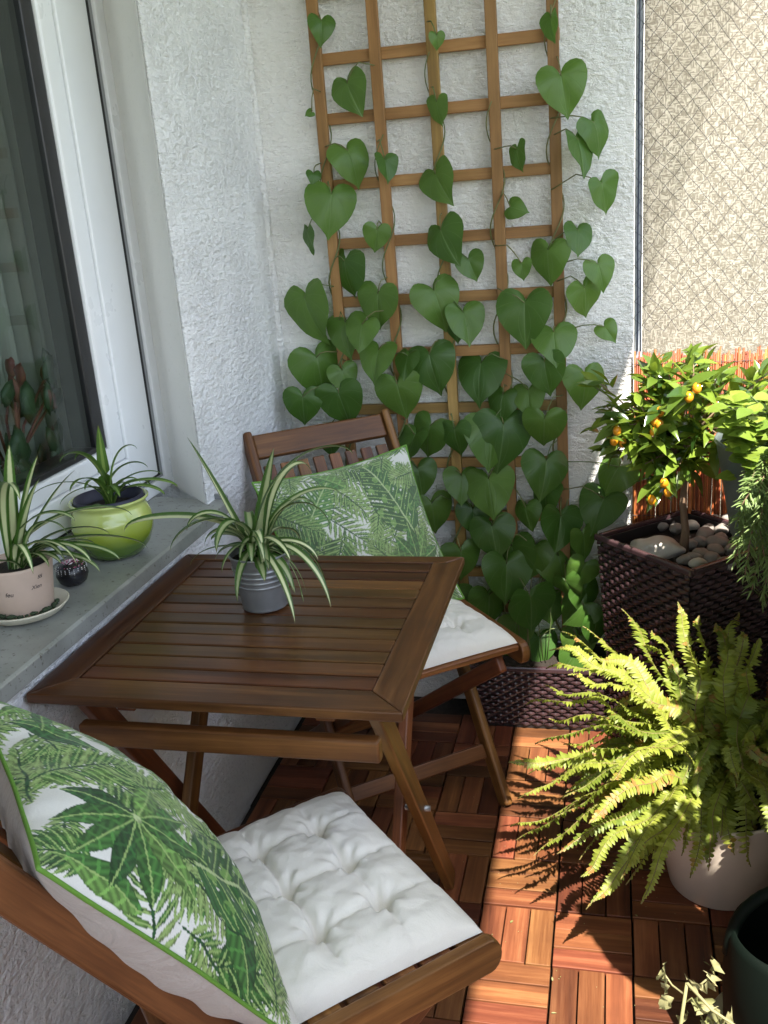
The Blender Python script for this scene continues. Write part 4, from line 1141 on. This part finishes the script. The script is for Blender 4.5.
for k in range(120):
    a = U(0, 6.28) if k % 3 else U(2.2, 4.4); h = U(.12, .36); t = fb+Vector((math.cos(a)*h*.95, math.sin(a)*h*.8, U(-.10, .22)*(1-h*1.2)))
    if t.x > XR-.03: t.x = XR-.03-U(0, .03)
    if t.y > .40: t.y = .40
    t.z = max(t.z, .06)
    frond(fb+Vector((U(-.03, .03), U(-.03, .03), 0)), t, U(.04, .15), U(.015, .025))
child(mf.build('fronds', 'fern_leaf'), fn_); child(msf.build('stems', 'fern_stem'), fn_)

# ------------------------------------------------------------------ herbs on the railing (right edge)
random.seed(12)
BC = Vector((1.232, .45, .655))
hb = thing('herb_bucket', 'grey zinc bucket of herbs beside the reed mat at the right edge', 'bucket', BC)
mb = MB(); mb.lathe([(0, 0), (.098, 0), (.100, .004), (.136, .205), (.140, .208), (.138, .214), (.133, .212), (.131, .20), (.097, .008), (0, .007)], BC, 56); child(mb.build('shell', 'zinc_plate'), hb)
mb = MB(); mb.lathe([(0, .175), (.06, .176), (.127, .172)], BC, 32); child(mb.build('soil', 'soil'), hb)
mb = MB(); mb.tube([BC+Vector((.139, 0, .19)), BC+Vector((.150, 0, .30)), Vector((1.36, .44, 1.018)), Vector((1.44, .44, 1.018)), Vector((1.442, .44, .98))], .004, 8); child(mb.build('hook', 'galv'), hb)
rb = thing('shade_planter', 'unseen long planter box of leafy plants added inside the balustrade to shade the fern', 'planter', (1.27, .0, .75))  # out of view, added to shade the fern and tall planter from the right
def box_shell(x0, x1, y0, y1, z0, z1, t=.004):
    mb = MB(); mb.abox(x0, x1, y0, y1, z0, z0+t); mb.abox(x0, x0+t, y0, y1, z0+t, z1); mb.abox(x1-t, x1, y0, y1, z0+t, z1); mb.abox(x0+t, x1-t, y0, y0+t, z0+t, z1); mb.abox(x0+t, x1-t, y1-t, y1, z0+t, z1); return mb
child(box_shell(1.205, 1.345, -.28, .26, .72, .90).build('box', 'dark_green', bevel=.003), rb)
mb = MB(); mb.abox(1.21, 1.34, -.275, .255, .86, .885); child(mb.build('soil', 'soil'), rb)
mb = MB(); random.seed(44)
for k in range(330):
    p = Vector((U(1.20, 1.34), U(-.28, .24), .88+U(0, .13))); a = U(0, 6.28)
    blade(mb, p, (math.cos(a), math.sin(a), U(-.3, .9)), Z, U(.03, .05), U(.018, .028), .3, .1, n=4)
child(mb.build('leaves', 'herb_leaf'), rb)
HC = Vector((1.235, -.52, .745))
hp = thing('hanging_pot', 'round bellied flower pot hooked on the balustrade outside the right edge', 'potted plant', HC)
mb = MB(); mb.lathe([(0, 0), (.045, 0), (.08, .02), (.108, .07), (.118, .13), (.115, .19), (.118, .20), (.111, .20), (.105, .13)], HC, 40); child(mb.build('pot', 'beige_plastic'), hp)
mb = MB(); mb.lathe([(0, .17), (.106, .165)], HC, 24); child(mb.build('soil', 'soil'), hp)
mb = MB()
for k in range(150):
    a = U(0, 6.28); r_ = .10*math.sqrt(rnd()); p = HC+Vector((r_*math.cos(a), r_*math.sin(a), .18+U(0, .10)))
    blade(mb, p, (math.cos(a), math.sin(a), U(-.2, .8)), Z, U(.03, .05), U(.018, .028), .3, .1, n=4)
child(mb.build('leaves', 'herb_leaf'), hp)
rm = thing('rosemary', 'rosemary with needle leaves trailing down at the right edge', 'herb', (1.16, .36, .84))
mb = MB(); ms_ = MB()
for (px, py) in [(742,505),(737,540),(745,575),(752,590),(762,600),(765,560),(738,520),(770,590),(760,520),(748,545),(775,600),(757,500),(747,490),(762,478),(775,500),(735,560)]:
    t = pix(px, py, 1, U(.20, .30)); b = Vector((1.185+U(-.03, .03), .36+U(-.02, .02), .835)); c = b.lerp(t, .55)+Vector((U(-.02, .02), -.03, U(.02, .07)))
    P_ = []
    for k in range(31):
        s = k/30; P_.append((b.lerp(c, s)).lerp(c.lerp(t, s), s))
    ms_.tube(P_, .0013, 5)
    for k in range(3, 31):
        for q in range(5):
            a = U(0, 6.28); d = (P_[k]-P_[k-1]).normalized(); o1 = d.orthogonal().normalized(); o2 = d.cross(o1)
            blade(mb, P_[k]+d*U(-.003, .003), o1*math.cos(a)+o2*math.sin(a)+d*.7, Z+Vector((.1, -.3, 0)), U(.016, .028), .0036, U(0, .5), .2, n=3)
child(mb.build('needles', 'rosemary_leaf'), rm); child(ms_.build('stems', 'bark'), rm)
ba = thing('herb_plant', 'bright green broad leaved herb at the right edge above the rosemary', 'herb', (1.21, .44, .84))
mb = MB(); ms_ = MB()
for k in range(34):
    px, py = (U(736, 805), U(382, 475)) if k % 4 else (U(715, 756), U(392, 440)); y = U(.26, .40); t = pix(px, py, 1, y); b = Vector((1.21+U(-.05, .05), .44+U(-.04, .04), .83))
    ms_.tube([b, b.lerp(t, .6)+Vector((0, 0, .02)), t], .0016, 5)
    for q in range(5):
        a = U(0, 6.28); blade(mb, t+Vector((0, 0, -q*.008)), (math.cos(a), math.sin(a), U(-.1, .5)), Z+Vector((0, -.5, 0)), U(.034, .056), U(.024, .036), .2, .1, n=5)
child(mb.build('leaves', 'herb_leaf'), ba); child(ms_.build('stems', 'vine_stem'), ba)
# ------------------------------------------------------------------ watering can, tub, withered plant (bottom right)
wc_ = thing('watering_can', 'dark green round watering can with hoop handle at the bottom right', 'watering can', (1.15, -.34, 0))
wc = Vector((1.150, -.345, .10))
mb = MB(); mb.lathe([(0, 0), (.088, 0), (.095, .006), (.100, .11), (.094, .185), (.088, .20), (.086, .20), (.091, .18), (.096, .11), (.09, .01), (0, .008)], wc, 48); child(mb.build('body', 'dark_green'), wc_)
mb = MB(); mb.tube([wc+Vector((math.cos(a)*.093, .0, .15+math.sin(a)*.13)) for a in [k*math.pi/24 for k in range(25)]], .009, 12); child(mb.build('handle', 'dark_green'), wc_)
mb = MB(); mb.tube([wc+Vector((.085, .02, .04)), wc+Vector((.13, .05, .12)), wc+Vector((.155, .09, .20))], [.016, .012, .010], 14); child(mb.build('spout', 'dark_green'), wc_)
tubc = Vector((1.150, -.345, 0))
tp_ = thing('plant_tub', 'beige round tub under the watering can at the bottom right', 'tub', tubc)
mb = MB(); mb.lathe([(0, 0), (.095, 0), (.10, .004), (.118, .088), (.120, .094), (.117, .0975), (.0, .098)], tubc, 48); child(mb.build('body', 'beige_plastic'), tp_)
wp = thing('withered_plant', 'withered pale stems with shrivelled leaves at the bottom edge', 'plant', (1.02, -.62, 0))
wpc = Vector((1.02, -.62, 0))
mb = MB(); mb.lathe([(0, 0), (.06, 0), (.065, .004), (.085, .13), (.088, .135), (.085, .14), (.079, .13), (.07, .1)], wpc, 40); child(mb.build('pot', 'pink_clay'), wp)
mb = MB(); mb.lathe([(0, .12), (.04, .12), (.078, .115)], wpc, 24); child(mb.build('soil', 'soil'), wp)
mb = MB(); ml = MB(); a0 = pix(676, 1060, 1, -.62); kn = pix(687, 983, 1, -.60)
def wst(pp, r): mb.tube(pp, r, 6)
wst([wpc+Vector((0, 0, .12)), pix(676, 1055, 1, -.62), kn], [.0028, .0026, .0022])
wst([kn, pix(712, 1010, 1, -.62), pix(745, 1032, 1, -.64)], [.0022, .002, .0014])
wst([pix(685, 995, 1, -.6), pix(672, 985, 1, -.6), pix(665, 975, 1, -.6)], .0012)
wst([pix(690, 990, 1, -.6), pix(700, 985, 1, -.6), pix(712, 975, 1, -.6)], .0012)
wst([pix(682, 1005, 1, -.6), pix(692, 998, 1, -.61), pix(698, 1008, 1, -.61)], .001)
for px, py in [(665,972),(668,981),(670,986),(712,972),(708,980),(703,984),(715,983),(694,1008),(690,1000),(699,1012),(722,1016),(724,1022),(676,1015),(700,1020),(720,1010),(674,998)]:
    p = pix(px, py, 1, -.60); a = U(0, 6.28); blade(ml, p, (math.cos(a), U(-.4, .4), math.sin(a)-.3), (U(-1, 1), -1, U(-.5, 1)), U(.016, .028), U(.010, .018), U(.3, 1.1), .6, n=6, wave=.35)
child(mb.build('stems', 'dry_leaf'), wp); child(ml.build('leaves', 'dry_leaf'), wp)

# crumbs of soil and dry leaf bits on the deck
random.seed(90); mb = MB()
for k in range(260):
    x, y = (U(.62, 1.3), U(-.6, .6)) if k % 3 else (U(.2, 1.3), U(-.9, .8))
    mb.blob((x, y, .001), U(.0005, .0013), (1, 1, .5), None, .3, 1)
for k in range(22):
    a = U(0, 6.28); blade(mb, (U(.65, 1.25), U(-.5, .5), .0025), (math.cos(a), math.sin(a), .05), Z, U(.006, .014), U(.003, .005), .1, .2, n=3)
o = mb.build('leaf_litter', 'dry_leaf'); o['kind'] = 'stuff'; tag(o, 'dry leaf crumbs and soil specks scattered on the sunlit deck', 'litter')
